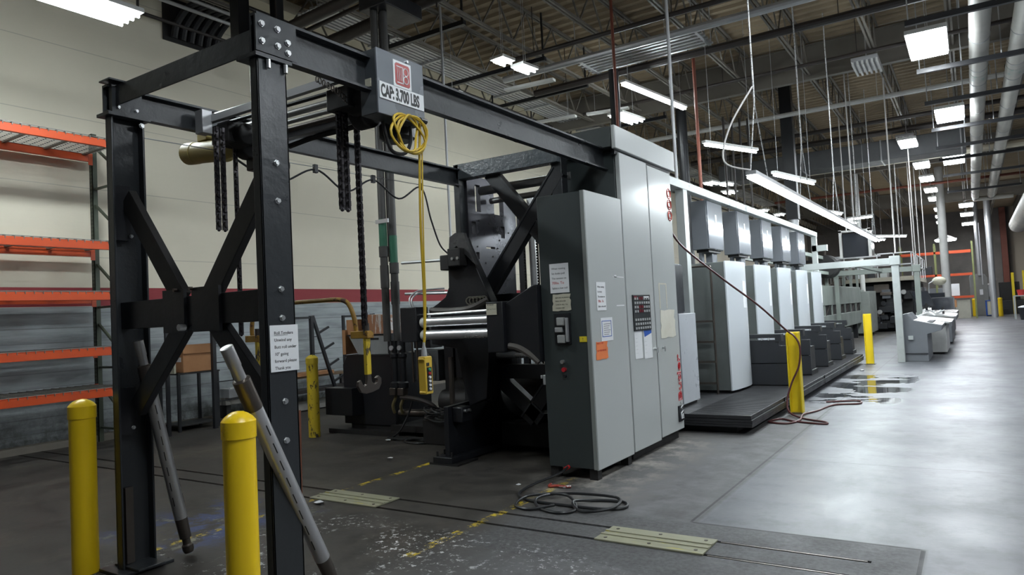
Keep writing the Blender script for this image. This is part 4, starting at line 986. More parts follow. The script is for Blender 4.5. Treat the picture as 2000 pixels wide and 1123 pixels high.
# ------------------------------------------------------------------ things along the left wall
t = thing('work_stand', (-10.3, 6.55, 0), 'black angle iron stand by the left wall with a carton on top', 'stand')
b = B().box(-10.62, -10.08, 6.15, 6.85, .86, .885); b.build('top', blackrough, t)
for x in (-10.6, -10.11):
    for y in (6.17, 6.82): B().box(x - .02, x + .02, y - .02, y + .02, 0, .86).build('leg', black, t)
B().box(-10.6, -10.1, 6.17, 6.83, .08, .10).build('lower_shelf', blackrough, t)
t = thing('carton', (-10.3, 6.5, .885), 'brown cardboard carton with a flap lid on the black stand', 'box')
B().box(-10.52, -10.12, 6.26, 6.74, .886, 1.27).build('carton_body', cardb, t, bevel=.006)
B().box(-10.13, -10.095, 6.25, 6.75, 1.17, 1.31).box(-10.52, -10.13, 6.25, 6.75, 1.27, 1.285).build('lid_flap', cardb, t)
B().box(-10.30, -10.17, 6.255, 6.259, 1.05, 1.12).build('shipping_label', paper, t)
tag(B().box(-10.32, -10.1, 6.10, 6.13, .886, 1.10).build('printed_card', paperold), 'printed white card propped beside the carton on the black stand', 'card')
def peg_rack(y, lb):
    t = thing('peg_rack', (-9.95, y + .3, 0), lb, 'rack', 'black peg racks by the left wall')
    B().box(-9.93, -9.87, y - .03, y + .03, 0, 1.68).build('upright', black, t)
    B().bar((-9.9, y + .03, 1.68), (-9.9, y + .62, .02), .05).build('sloping_leg', black, t)
    B().box(-9.92, -9.88, y - .75, y, 1.63, 1.67).build('top_rail', black, t)
    B().box(-9.92, -9.88, y - .78, y - .73, 0, 1.67).build('upright', black, t)
    for k in range(4):
        z = 1.36 - k * .30; yy = y + .03 + (1.68 - z) * .355
        B().bar((-9.9, yy, z), (-9.88, yy + .24, z + .11), .035).build('peg', black, t)
        B().box(-9.91, -9.89, y, yy, z - .06, z - .045).build('tie_bar', black, t)
peg_rack(8.58, 'black steel peg rack behind the chipped yellow bollard')
peg_rack(6.63, 'black steel peg rack beside the carton stand, nearest of the three')
peg_rack(10.1, 'black steel peg rack partly hidden behind the vertical pipes')
t = thing('plank_shelf', (-10.4, 9.0, 0), 'low shelf of rusty planks and steel bars along the left wall', 'shelf')
B().box(-10.5, -10.2, 8.1, 9.8, .56, .60).build('plank', brickpad, t)
B().box(-10.45, -10.15, 8.3, 9.3, .60, .66).build('plank', cardb, t)
B().box(-10.5, -10.1, 8.0, 9.9, .30, .36).build('plank', pipeblk, t)
B().box(-10.55, -10.0, 8.0, 9.9, .02, .10).build('kerb', mat('dirty_concrete_kerb', (.25, .24, .22), .8), t)
for y in (8.05, 9.0, 9.75): B().box(-10.5, -10.44, y, y + .06, .1, .56).build('leg', pipeblk, t)
t = thing('plank_shelf', (-10.3, 7.0, 0), 'low grey plank and clamp pile behind the carton stand', 'shelf')
B().box(-10.45, -10.1, 6.95, 7.9, .30, .42).build('plank', mat('weathered_plank', (.30, .29, .26), .8), t)
B().box(-10.45, -10.1, 6.95, 7.9, .0, .08).build('plank', brickpad, t)
for y in (7.0, 7.8): B().box(-10.4, -10.15, y, y + .08, .08, .30).build('block', blackrough, t)
B().cyl((-10.05, 7.0, .56), (-9.98, 7.5, .60), .014, n=8).box(-10.3, -10.0, 6.95, 7.4, .42, .56).build('clamp_arm', galv, t)

# ------------------------------------------------------------------ power unit and pump station
t = thing('hydraulic_power_unit', (-7.0, 7.4, 0), 'black steel power unit cabinet on a skid behind the hanging hook', 'power unit')
B().prism([(-7.46, .12), (-6.50, .12), (-6.50, 1.05), (-7.38, 1.05), (-7.46, .94)], 'y', 7.0, 7.75).build('cabinet_body', black, t, bevel=.006)
B().box(-7.62, -7.10, 6.80, 7.0, .26, .63).build('side_box', black, t, bevel=.006)
B().box(-7.66, -6.35, 6.88, 7.85, 0, .06).build('skid', blackrough, t)
B().box(-7.35, -6.55, 7.02, 7.7, .06, .12).build('plinth', blackrough, t)
B().box(-7.40, -6.49, 6.99, 7.76, 1.05, 1.07).build('top_plate', black, t)
t = thing('steel_bin', (-7.0, 7.3, 1.07), 'dented light grey steel bin standing on the power unit', 'bin')
b = B().add([(-7.2, 7.05, 1.071), (-6.62, 7.05, 1.071), (-6.62, 7.45, 1.071), (-7.2, 7.45, 1.071), (-7.38, 7.05, 1.34), (-6.62, 7.05, 1.34), (-6.62, 7.5, 1.34), (-7.38, 7.5, 1.34)], [(3, 2, 1, 0), (0, 1, 5, 4), (1, 2, 6, 5), (2, 3, 7, 6), (3, 0, 4, 7), (4, 5, 6, 7)])
b.build('bin_body', mat('dull_zinc_sheet', (.36, .38, .38), .5, metal=.2, dirt=(.2, .21, .21), scale=7), t, bevel=.004)
B().box(-6.95, -6.80, 7.045, 7.05, 1.27, 1.295).build('hand_slot', blackrough, t)
B().box(-7.40, -6.60, 7.04, 7.06, 1.33, 1.35).box(-6.62, -6.58, 7.03, 7.5, 1.08, 1.35).build('rim', black, t)
tag(B().prism([(-7.15, 1.345), (-6.66, 1.345), (-6.72, 1.60), (-7.15, 1.62)], 'y', 7.1, 7.44).build('taped_carton', mat('taped_cardboard', (.42, .20, .11), .45, chips=(.62, .58, .55), ct=.55, cscale=5, sc3=(3, 1, .4))), 'orange brown carton under shiny tape standing in the grey bin', 'box')
tag(B().box(-7.46, -7.24, 7.1, 7.45, 1.345, 1.56).build('carton', cardb), 'plain brown carton at the left edge of the grey bin', 'box')
tag(B().box(-7.50, -7.44, 7.05, 7.4, 1.075, 1.42).build('cardboard_sheet', cardb), 'flat cardboard sheet leaning at the left of the grey bin', 'cardboard')
t = thing('pump_station', (-6.1, 7.5, 0), 'black valve and pump assembly with gauges beneath the twin vertical pipes', 'pump station')
B().box(-6.55, -4.9, 6.95, 8.1, .06, .14).build('skid', blackrough, t)
B().cyl((-6.42, 7.0, .30), (-5.6, 7.1, .30), .05, n=12).build('manifold_pipe', worn, t)
for x in (-6.42, -6.28):
    B().cyl((x, 6.94, .60), (x, 6.94, 1.25), .045, n=12).lathe((x, 6.94, .62), [(0, .045), (.02, .07), (.08, .07), (.10, .045)], 14).lathe((x, 6.94, 1.02), [(0, .045), (.02, .06), (.06, .06), (.08, .045)], 14).build('valve_pipe', black, t)
    B().tube(cr([(x, 6.94, .60), (x - .01, 6.93, .50), (x - .05, 6.92, .40), (x - .06, 6.96, .30)], 5), .02, 8).build('brass_hose', mat('brass_hose', (.20, .16, .07), .5) if x < -6.4 else bpy.data.materials['brass_hose'], t)
    B().cyl((x + .01, 6.88, 1.16), (x + .01, 6.86, 1.16), .032, n=18).build('gauge', galv, t)
    B().box(x - .05, x + .05, 6.86, 6.96, .54, .64).build('valve_block', worn, t, bevel=.01)
B().box(-6.15, -5.75, 7.02, 7.3, .72, 1.12).build('junction_box', mat('slate_junction_box', (.10, .105, .11), .4), t, bevel=.006)
B().box(-6.18, -5.9, 7.05, 7.3, 1.14, 1.42).build('junction_box', black, t, bevel=.006)
for x in (-6.16, -6.08): B().box(x, x + .02, 6.98, 7.0, .70, 1.5).build('unistrut', worn, t)
B().tube(cr([(-6.0, 7.0, 1.1), (-5.86, 6.98, 1.05), (-5.82, 6.97, .9), (-5.86, 6.97, .75), (-6.0, 6.97, .66)], 5), .012, 6).build('cable', cablek, t)
B().box(-5.72, -5.05, 7.1, 7.9, .5, 1.2).build('dark_housing', blackrough, t, bevel=.01)
for x in (-5.68, -5.5): B().box(x, x + .14, 7.06, 7.1, .76, 1.14).build('vent_grille', black, t)
B().lathe((-5.75, 7.1, .46), [(0, .10), (.02, .15), (.5, .15), (.54, .08)], 22, PX).build('pump_motor', blackrough, t)
B().box(-5.6, -5.0, 6.9, 7.4, .14, .34).build('pump_base', blackrough, t, bevel=.01)
b = B(); random.seed(21)
for k in range(9):
    cx, cy, rr_ = -5.45 + random.uniform(-.12, .12), 6.72 + random.uniform(-.05, .05), random.uniform(.10, .2)
    b.tube([(cx + rr_ * 1.3 * math.cos(a), cy + rr_ * .8 * math.sin(a), .30 + .014 * k + .03 * math.sin(a * 2 + k)) for a in [q * .42 for q in range(15)]], .011, 6, closed=True)
b.build('cable_heap', cablek, t)
B().box(-5.7, -5.15, 6.60, 6.90, .0, .30).build('cable_tub', blackrough, t, bevel=.01)
B().tube(cr([(-6.3, 6.9, .52), (-6.0, 6.88, .5), (-5.8, 6.9, .44), (-5.75, 6.95, .36)], 5), .03, 8).build('rusty_pipe', pipeblk, t)
# twin pipes
t = thing('twin_pipes', (-6.4, 6.95, 1.25), 'pair of tall dark grey vertical pipes with green bands behind the yellow cable', 'pipe')
for x, y, zg in ((-6.46, 6.86, 2.50), (-6.37, 6.95, 2.28)):
    B().cyl((x, y, 1.25 if x < -6.4 else 1.25), (x, y, 7.38), .050, n=16).build('pipe', mat('dark_grey_lagged_pipe', (.06, .058, .055), .5) if x < -6.4 else bpy.data.materials['dark_grey_lagged_pipe'], t)
    B().lathe((x, y, zg), [(0, .053), (.36, .053)], 18).build('green_band', greenm, t)
    B().lathe((x, y, zg - .14), [(0, .062), (.14, .062)], 18).lathe((x, y, zg - .55), [(0, .058), (.3, .058)], 18).build('coupling', bpy.data.materials['dark_grey_lagged_pipe'], t)
B().box(-6.52, -6.30, 6.79, 6.81, 2.80, 2.85).build('pipe_clamp', galv, t)
B().box(-6.62, -6.15, 6.75, 7.5, 5.66, 5.86).build('junction_duct', black, t, bevel=.01)
B().cyl((-6.46, 6.96, 2.3), (-6.46, 6.96, 7.3), .012, n=6).build('thin_conduit', pipeblk, t)
B().cyl((-6.28, 7.0, 2.27), (-5.1, 7.15, 2.25), .02, n=8).build('side_conduit', galv, t)
B().box(-5.55, -5.05, 7.13, 7.16, 1.72, 1.78).box(-5.55, -5.05, 7.13, 7.16, 2.16, 2.24).box(-5.57, -5.51, 7.13, 7.16, 1.1, 2.24).build('bracket_frame', galv, t)
B().cyl((-6.24, 7.0, 1.86), (-5.2, 7.1, 1.82), .018, n=8).build('side_conduit', galv, t)

# ------------------------------------------------------------------ print platform and units
t = thing('print_platform', (-3.8, 12.8, 0), 'low black diamond tread platform running along the print units', 'platform')
B().box(-5.4, -2.215, 8.27, 18.1, .175, .22).build('deck', treadm, t, bevel=.004)
b = B()
for y in [8.3 + k * .058 for k in range(168)]:
    b.box(-2.95, -2.225, y, y + .012, .2201, .2235)
b.build('tread_ribs', mat('worn_tread_steel', (.085, .085, .09), .4, metal=.5), t)
for k in range(3):
    z = .085 + k * .03
    B().box(-5.4, -2.205 + .004 * k, 8.262 - .004 * k, 18.1, z, z + .026).build('edge_plate', treadm, t)
B().box(-5.3, -2.42, 8.4, 17.9, 0, .085).build('recessed_base', blackrough, t)
for y in (9.95, 13.0): B().box(-2.215, -2.20, y, y + .02, .085, .222).build('seam', blackrough, t)

PITCH = 1.66
def make_unit():
    t = thing('print_unit', (-4.2, 10.80, .22), 'first and nearest print unit tower behind the ladder', 'print unit', 'row of print unit towers')
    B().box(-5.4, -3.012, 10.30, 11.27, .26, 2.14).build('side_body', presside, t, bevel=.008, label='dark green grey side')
    B().prism([(-3.01, 10.29), (-2.99, 10.29), (-2.952, 10.52), (-2.93, 10.8), (-2.93, 11.08), (-2.96, 11.25), (-3.01, 11.28)], 'z', .26, 2.15).build('front_cover', pressgrey, t, label='pale grey curved front')
    B().box(-5.3, -3.04, 10.35, 11.2, .22, .26).build('toe_plinth', blackrough, t)
    B().box(-2.929, -2.926, 10.92, 11.06, 1.45, 1.86).build('white_label', paper, t, label='white paper strip')
    return t
u0 = make_unit()
for k in range(1, 5):
    dup(u0, (-4.2, 10.80 + PITCH * k, .22), ['', 'second print unit tower with a blue stain on its dark side', 'third print unit tower, the middle one of five', 'fourth print unit tower from the camera', 'fifth and farthest print unit tower'][k])
def make_encl():
    t = thing('drive_enclosure', (-3.43, 11.0, 2.36), 'first and nearest grey electrical enclosure hung under the pale rail', 'enclosure', 'enclosures hung under the rail')
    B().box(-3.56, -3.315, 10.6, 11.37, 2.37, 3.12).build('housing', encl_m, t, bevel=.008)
    d = B().box(-3.313, -3.297, 10.61, 11.36, 2.38, 3.11).build('door', mat('glossy_enclosure_door', (.20, .212, .235), .12, metal=.3, dirt=(.18, .19, .21), scale=1, rvar=.0, bump=.03, bscale=3), t, bevel=.006)
    B().box(-3.296, -3.29, 10.96, 11.02, 2.78, 2.92).build('door_label', paper, d)
    B().box(-3.53, -3.34, 10.7, 11.3, 2.33, 2.37).build('base_tray', blackrough, t)
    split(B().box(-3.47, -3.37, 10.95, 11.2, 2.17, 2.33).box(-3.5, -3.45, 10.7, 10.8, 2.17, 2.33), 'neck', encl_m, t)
    return t
e0 = make_encl()
for k in range(1, 5):
    dup(e0, (-3.43, 11.0 + 1.66 * k, 2.36), ['', 'second grey enclosure along the pale rail', 'third grey enclosure, the middle one under the pale rail', 'fourth grey enclosure along the pale rail', 'fifth and farthest grey enclosure under the pale rail'][k])
t = thing('overhead_rail_frame', (-3.3, 14, 0), 'pale grey overhead rail on posts above the print units', 'rail frame')
B().box(-3.36, -3.24, 8.1, 19.4, 3.13, 3.245).build('rail', railgrey, t, bevel=.006)
B().box(-3.36, -3.24, 9.40, 9.56, .22, 3.13).build('post', railgrey, t, bevel=.006)
B().box(-3.36, -3.24, 19.2, 19.34, 0, 3.13).build('post', railgrey, t, bevel=.006)
B().box(-5.6, -3.36, 9.42, 9.54, 3.13, 3.22).build('cross_rail', railgrey, t)
B().box(-3.36, -3.0, 19.2, 19.34, 2.75, 2.9).build('bracket', railgrey, t)
def make_fin():
    t = thing('ink_pan_guard', (-3.0, 11.34, .22), 'first slate grey ink pan guard between the print units, widest in view', 'guard', 'slate guards between print units')
    B().prism([(-4.0, .24), (-2.40, .24), (-2.40, .56), (-4.0, .56)], 'y', 11.31, 11.36).build('lower_plate', darkfin, t, bevel=.003)
    B().prism([(-4.0, .575), (-2.40, .575), (-2.40, .84), (-2.54, .84), (-2.54, .93), (-4.0, .93)], 'y', 11.31, 11.36).build('upper_plate', darkfin, t, bevel=.003)
    B().prism([(-4.0, .96), (-2.59, .96), (-2.59, .90), (-2.50, .90), (-2.50, 1.02), (-4.0, 1.02)], 'y', 11.30, 11.48).build('top_bar', darkfin, t, bevel=.003)
    B().box(-4.0, -2.44, 11.36, 11.93, .30, .70).build('pan', blackrough, t)
    B().box(-3.9, -2.4, 11.33, 11.9, .22, .30).build('pan_foot', blackrough, t)
    for x in (-2.78, -2.68): B().cyl((x, 11.30, .945), (x, 11.27, .945), .018, n=8).build('knob', galv, t)
    return t
f0 = make_fin()
for k in range(1, 5):
    dup(f0, (-3.0, 11.34 + 1.66 * k, .22), ['', 'second slate guard, just behind the near yellow post', 'third slate guard between the print units', 'fourth slate guard between the print units', 'last slate guard at the far end of the platform'][k])
t = thing('access_ladder', (-3.3, 10.2, .22), 'black tubular ladder leading up the first print unit', 'ladder')
B().tube(cr([(-3.17, 10.18, .22), (-3.17, 10.18, .8), (-3.17, 10.18, 1.6), (-3.175, 10.18, 2.02), (-3.22, 10.18, 2.08), (-3.55, 10.18, 2.09)], 5), .016, 8).build('rail', worn, t)
B().tube([(-3.52, 10.18, .22), (-3.52, 10.18, 1.5), (-3.52, 10.18, 2.09)], .016, 8).build('rail', worn, t)
for z in (.38, .69, .98, 1.28): B().box(-3.52, -3.17, 10.15, 10.21, z - .015, z + .015).build('rung', worn, t)
t = thing('infeed_cover', (-3.5, 9.15, .22), 'plain pale grey cover box beside the maker name door', 'cover box')
B().box(-3.95, -3.16, 8.72, 9.36, .26, 1.42).build('body', mat('pale_grey_cover_paint', (.42, .44, .47), .35, dirt=(.36, .375, .4)), t, bevel=.006)
B().box(-3.9, -3.2, 8.76, 9.34, .22, .26).build('plinth', blackrough, t)
t = thing('terminal_cabinet', (-3.4, 9.1, 1.42), 'narrow grey terminal cabinet standing on the pale cover box', 'cabinet')
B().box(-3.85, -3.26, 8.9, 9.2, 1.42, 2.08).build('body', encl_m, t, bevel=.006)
B().box(-3.255, -3.245, 8.91, 9.19, 1.44, 2.06).build('door', darkfin, t)
t = thing('vent_duct', (-4.3, 19.9, 0), 'bright kinked metal duct beyond the last enclosure', 'duct')
B().tube(cr([(-4.3, 19.75, 0.0), (-4.3, 19.75, 2.2), (-4.2, 19.8, 2.7), (-3.95, 19.95, 3.3), (-3.9, 20.0, 3.7)], 5), .13, 14).build('duct_pipe', galv, t)
B().box(-4.05, -3.75, 19.85, 20.1, 3.7, 7.38).build('riser', black, t)

# yellow steel posts in the aisle
def ypost(x, y, h, lb):
    t = thing('guard_post', (x, y, 0), lb, 'guard post', 'bright yellow steel posts beside the platform')
    B().box(x - .08, x - .066, y - .07, y + .07, 0, h).box(x + .066, x + .08, y - .07, y + .07, 0, h).box(x - .066, x + .066, y - .007, y + .007, 0, h).build('beam_post', yelsteel, t, bevel=.002)
    B().box(x - .08, x + .08, y - .0, y + .07, h, h + .012).build('cap_plate', yelsteel, t)
    B().box(x - .11, x + .11, y - .1, y + .1, 0, .012).build('base_plate', worn, t)
ypost(-2.08, 10.1, 1.08, 'yellow steel post with a hose looped over it, nearer of two beside the platform')
ypost(-2.05, 17.9, 1.13, 'yellow steel post at the far end of the platform')
# hoses
tag(B().tube(cr([(-2.95, 8.02, 2.42), (-2.90, 8.32, 2.22), (-2.62, 8.9, 1.83), (-2.35, 9.5, 1.47), (-2.14, 9.98, 1.13), (-2.04, 10.0, 1.04), (-1.98, 10.0, .9), (-2.0, 9.98, .65), (-2.1, 9.95, .42), (-2.16, 9.90, .2), (-2.12, 9.80, .05), (-1.9, 9.55, .015), (-1.62, 9.35, .012), (-1.6, 9.2, .012), (-1.95, 9.3, .012), (-2.15, 9.45, .014), (-2.25, 9.2, .012), (-2.02, 9.12, .012), (-1.92, 9.4, .014), (-1.96, 9.85, .02), (-1.86, 10.3, .012), (-1.75, 10.9, .012), (-1.45, 11.1, .012), (-1.52, 11.4, .012), (-1.9, 11.2, .012)], 7), .0125, 8).build('air_hose', cabler), 'dark red hose sloping from the tall cabinet to the yellow post and onto the floor', 'hose')
tag(B().tube(cr([(-3.165, 5.63, .11), (-3.18, 5.5, .08), (-3.3, 5.25, .03), (-3.3, 5.02, .012), (-3.12, 4.85, .012), (-2.75, 4.82, .013), (-2.42, 4.84, .013), (-2.30, 4.95, .013), (-2.38, 5.08, .013), (-2.62, 5.03, .013), (-2.70, 4.86, .035), (-2.55, 4.72, .013), (-2.35, 4.82, .035), (-2.45, 5.12, .03), (-2.9, 5.08, .03), (-3.02, 4.85, .035), (-2.9, 4.68, .013), (-2.7, 4.62, .013), (-2.62, 4.75, .015), (-2.85, 5.02, .035), (-3.12, 4.9, .035), (-3.12, 4.68, .013), (-2.95, 4.62, .013), (-2.8, 4.74, .03)], 7), .0115, 8).build('floor_cable', cablek), 'black cable coiled on the floor in front of the splicer cabinet', 'cable')
tag(B().tube([(-3.165, 5.655, .11), (-3.18, 5.60, .095)], .017, 10).build('cable_plug', redink), 'red plug at the foot of the lower splicer cabinet', 'plug')
tag(B().tube(cr([(-3.20, 5.38, .012), (-3.17, 5.30, .014), (-3.12, 5.34, .012), (-3.05, 5.33, .012), (-2.99, 5.36, .012)], 6), .012, 8).build('hose_end', mat('red_and_white_tape', (.35, .05, .03), .5, chips=(.7, .7, .7), ct=.55, cscale=12)), 'short red and white taped hose end lying inside the cable curve', 'hose')
tag(B().tube(cr([(-6.1, 6.9, .5), (-6.15, 6.85, .3), (-6.2, 6.75, .12), (-6.28, 6.7, .015), (-5.9, 6.75, .012), (-5.6, 6.72, .012), (-5.75, 6.55, .012), (-6.02, 6.62, .012), (-5.95, 6.8, .03), (-6.3, 6.86, .012), (-6.45, 6.78, .012), (-6.2, 6.66, .03), (-5.7, 6.8, .03), (-5.2, 6.9, .012), (-4.85, 6.9, .012)], 7), .012, 8).build('floor_cable', cablek), 'black cable looped on the floor below the pendant, behind the splicer foot', 'cable')

# trench covers and rails
for i, (x0, x1, lb) in enumerate(((-4.95, -4.17, 'worn cream steel trench cover between the gantry posts and the splicer'), (-2.19, -1.46, 'worn cream steel trench cover with yellow streaks, nearer the aisle'))):
    t = thing('trench_cover', ((x0 + x1) / 2, 4.35, 0), lb, 'trench cover', 'covers over the floor trench')
    y0_, y1_ = 4.195, 4.495
    B().box(x0, x1, y0_, y1_, .001, .012).build('plate', coverm, t, bevel=.002)
    B().box(x0, x1, y0_ + .10, y0_ + .125, .012, .018).box(x0, x1, y1_ - .125, y1_ - .10, .012, .018).build('rib', coverm, t)
    for x in (x0 + .06, x1 - .06, (x0 + x1) / 2):
        for y in (y0_ + .05, y1_ - .05): B().cyl((x, y, .012), (x, y, .015), .012, n=10).build('screw', worn, t)
for i, (y, lb) in enumerate(((4.215, 'steel rail along the camera side of the floor trench'), (4.49, 'steel rail along the far side of the floor trench'))):
    tag(B().box(-1.44, -.60, y - .007, y + .007, -.10, .001).build('trench_rail', worn), lb, 'rail', 'rails of the floor trench')
# litter
def scrap(x, y, s, lb, grp=None):
    b = B(); N = 9; random.seed(int(x * 100 + y * 10))
    pts = [(x + s * random.uniform(.5, 1) * math.cos(a), y + s * random.uniform(.5, 1) * math.sin(a), .004 + random.uniform(0, s * .35)) for a in [k * 6.283 / N for k in range(N)]]
    b.add(pts + [(x, y, .004 + s * .45), (x, y, .002)], [(i, (i + 1) % N, N) for i in range(N)] + [((i + 1) % N, i, N + 1) for i in range(N)])
    tag(b.build('paper_scrap', paper), lb, 'litter', grp)
scrap(-4.72, 4.10, .06, 'crumpled white tissue on the floor beside the left trench cover')
scrap(-3.47, 5.27, .03, 'small white paper scrap left of the red and white hose end')
scrap(-5.47, 5.77, .035, 'flat white scrap on the floor before the splicer foot')
scrap(-6.3, 6.62, .05, 'white rag lying by the looped cable behind the splicer foot')
scrap(-4.0, 2.75, .02, 'small white scrap near the foot of the dark air shaft')
scrap(-2.02, 16.2, .06, 'white scrap beside the far end of the platform')

# ------------------------------------------------------------------ portal frames and consoles
def portal(xa, xb, y, z, lb, hid, mt):
    t = thing('portal_frame', ((xa + xb) / 2, y, 0), lb, 'portal frame', 'portal frames over the walkway')
    B().box(xb - .075, xb + .075, y - .07, y + .07, 0, z).build('post', mt, t, bevel=.004)
    B().box(xa - .06, xa + .06, y - .06, y + .06, 0, z).build('post', mt, t, bevel=.004)
    B().box(xa, xb - .11, y - .07, y + .07, z, z + .15).build('beam', mt, t, bevel=.004)
    B().box(xb - .11, xb + .11, y - .1, y + .1, z - .02, z + .19).build('corner_block', mt, t, bevel=.01)
    return t
portal(-4.15, -1.455, 18.43, 2.25, 'white painted portal frame beside the near console', 0, railgrey)
portal(-3.62, -1.38, 24.6, 2.25, 'grey portal frame farther down beyond the near console', 0, dryer_m)
tag(B().box(-3.7, -3.62, 18.5, 24.5, 2.27, 2.36).box(-2.4, -2.3, 18.5, 24.5, 2.28, 2.36).build('tie_beams', dryer_m), 'pair of grey tie beams joining the two portal frames', 'beam')
t = thing('press_console', (-1.15, 19.2, 0), 'grey sloping press control console beside the white portal post', 'console')
gc = mat('console_slate_paint', (.15, .16, .175), .4, dirt=(.11, .115, .125))
B().prism([(-1.48, 0), (-.92, 0), (-.92, .62), (-.64, .70), (-.62, .80), (-1.18, .93), (-1.30, 1.10), (-1.48, 1.06)], 'y', 18.55, 20.4).build('console_body', gc, t, bevel=.008)
B().prism([(-.625, .803), (-1.18, .932), (-1.18, .945), (-.62, .815)], 'y', 18.55, 20.4).build('desk_top', mat('console_pale_top', (.36, .37, .38), .35), t)
B().box(-1.47, -.93, 18.53, 18.55, .17, .19).build('seam', darkfin, t)
B().box(-1.30, -1.20, 18.5, 18.55, .50, .59).build('socket_box', railgrey, t)
B().box(-1.33, -1.28, 18.56, 18.9, .98, 1.04).build('switch_row', blackrough, t)
b = B()
for k in range(5): b.box(-.95, -.80, 18.8 + k * .3, 18.95 + k * .3, .87, .89)
split(b, 'key_row', darkfin, t)
def desk(y0, y1, x0, x1, z, lb, k):
    t = thing('inspection_desk', ((x0 + x1) / 2, (y0 + y1) / 2, 0), lb, 'desk', 'desks behind the console')
    B().prism([(x0, z + .12), (x1, z - .03), (x1, z - .07), (x0, z + .05)], 'y', y0, y1).build('top', mat('desk_white_top_%d' % k, (.55, .55, .54), .3), t, bevel=.004)
    B().box(x0 + .1, x1 - .12, y0 + .15, y1 - .2, .05, z - .12).build('pedestal', whitecol if k == 1 else gc, t, bevel=.01)
    B().box(x0 + .15, x1 - .2, y0 + .2, y1 - .3, 0, .05).build('plinth', blackrough, t)
    B().box(x1 - .03, x1 + .02, y0, y1, z - .14, z - .03).build('edge', gc, t)
desk(20.6, 23.4, -1.5, -.50, .84, 'white topped sloping desk directly behind the grey console', 1)
desk(24.9, 28.6, -1.5, -.48, .86, 'white topped sloping desk farther down beneath the monitors', 2)
desk(30, 34.5, -1.6, -.55, .86, 'distant sloping desk under the cardboard box', 3)
def monitor(c, w_, h_, tilt, lb, rot=0):
    t = thing('monitor', c, lb, 'monitor', 'monitors on the desks')
    x, y, z = c; u = V((math.cos(rot), math.sin(rot), 0)); nrm = V((math.sin(rot), -math.cos(rot), 0)); v = (V((0, 0, 1)) * math.cos(tilt) - nrm * math.sin(tilt))
    p = V(c)
    def slab(a, th, o, nm, mt):
        q = [p + u * (i * w_ / 2 * a) + v * (h_ / 2 + j * h_ / 2 * a) + nrm * (o + th * k_) for k_ in (0, 1) for j in (-1, 1) for i in (-1, 1)]
        B().add(q, [(0, 2, 3, 1), (4, 5, 7, 6), (0, 1, 5, 4), (2, 6, 7, 3), (0, 4, 6, 2), (1, 3, 7, 5)]).build(nm, mt, t)
    slab(1, -.04, 0, 'case', black); slab(.9, .004, .001, 'screen', screenm)
    B().bar(p - V((0, 0, .12)), p + V((0, 0, .1)), .06).build('stand', blackrough, t)
monitor((-.80, 25.6, 1.02), .62, .42, .35, 'flat grey laptop style screen on the far desk nearest the aisle')
monitor((-1.02, 27.5, 1.10), .48, .46, 0, 'dark square monitor behind the laptop style screen')
monitor((-1.22, 25.2, 1.15), .55, .60, .6, 'tilted pale edged screen leaning beside the grey portal post', rot=.6)
t = thing('work_lamp', (-1.0, 28.2, .9), 'jointed lamp arm holding a crumpled bag over the far desk', 'lamp')
B().tube([(-1.3, 28.3, .9), (-1.25, 28.3, 1.9), (-1.0, 28.4, 2.05)], .02, 6).build('arm', galv, t)
B().ball((-.95, 28.5, 1.97), .22, 10, .7).build('bag', paperold, t)
tag(B().box(-.95, -.55, 32.4, 32.9, .98, 1.26).build('carton', cardb), 'open cardboard box on the distant desk near the aisle', 'box')
b = B(); random.seed(3)
for k in range(14): 
    x, y = random.uniform(-1.4, -.8), random.uniform(21, 28); b.bar((x, y, .97), (x + random.uniform(-.2, .2), y + .5, 1.03), .03)
tag(b.build('paper_rolls', paper), 'loose white paper rolls and tools scattered on the sloping desks', 'clutter', kind='stuff')

# ------------------------------------------------------------------ dryer, folder and upper machinery
t = thing('web_dryer', (-4.4, 27, 0), 'long green grey dryer with a row of dark windows beyond the print units', 'dryer')
B().box(-5.4, -3.75, 20.2, 31.2, .55, 1.03).build('lower_panel', dryer_m, t, bevel=.01)
B().box(-5.4, -3.75, 20.2, 31.2, 1.34, 1.95).build('upper_panel', dryer_m, t, bevel=.01)
B().box(-5.3, -3.79, 20.3, 31.1, 1.03, 1.34).build('inner_chamber', blackrough, t)
for k in range(9): B().box(-3.788, -3.752, 20.2 + k * 1.36, 20.32 + k * 1.36, 1.03, 1.34).build('mullion', dryer_m, t)
for k in range(8): B().bar((-3.775, 20.5 + k * 1.36, 1.04), (-3.775, 21.2 + k * 1.36, 1.32), .025).build('lever', worn, t)
for y in (22, 24.5, 27, 29.8):
    for x in (-3.85, -5.2): B().box(x - .08, x + .08, y, y + .16, 0, .55).build('leg', black, t)
split(B().box(-3.85, -3.75, 20.2, 31.2, 2.75, 2.85).box(-5.4, -5.3, 20.2, 31.2, 2.75, 2.85), 'top_frame', dryer_m, t)
for k in range(7): B().box(-3.84, -3.76, 20.3 + k * 1.75, 20.42 + k * 1.75, 1.95, 2.75).build('frame_post', dryer_m, t)
b = B()
for k in range(16):
    y = 20.6 + k * .65; b.box(-4.4 + .1 * (k % 3), -4.1, y, y + .35, 1.95 + .1 * (k % 4), 2.35 + .09 * (k % 3)); b.cyl((-5.2, y, 2.3 + .1 * (k % 4)), (-3.86, y, 2.3 + .1 * (k % 4)), .05, n=8)
b.build('upper_mechanism', worn, t)
t = thing('chill_cabinet', (-4, 32.2, 0), 'plain green grey cabinet closing the end of the dryer', 'cabinet')
B().box(-5.2, -3.75, 30.95 + .3, 32.3, .1, 1.85).build('body', dryer_m, t, bevel=.01)
B().box(-3.80, -3.45, 31.3, 33.6, .12, 1.78).build('front', mat('cabinet_lighter_front', (.30, .325, .30), .4), t, bevel=.01)
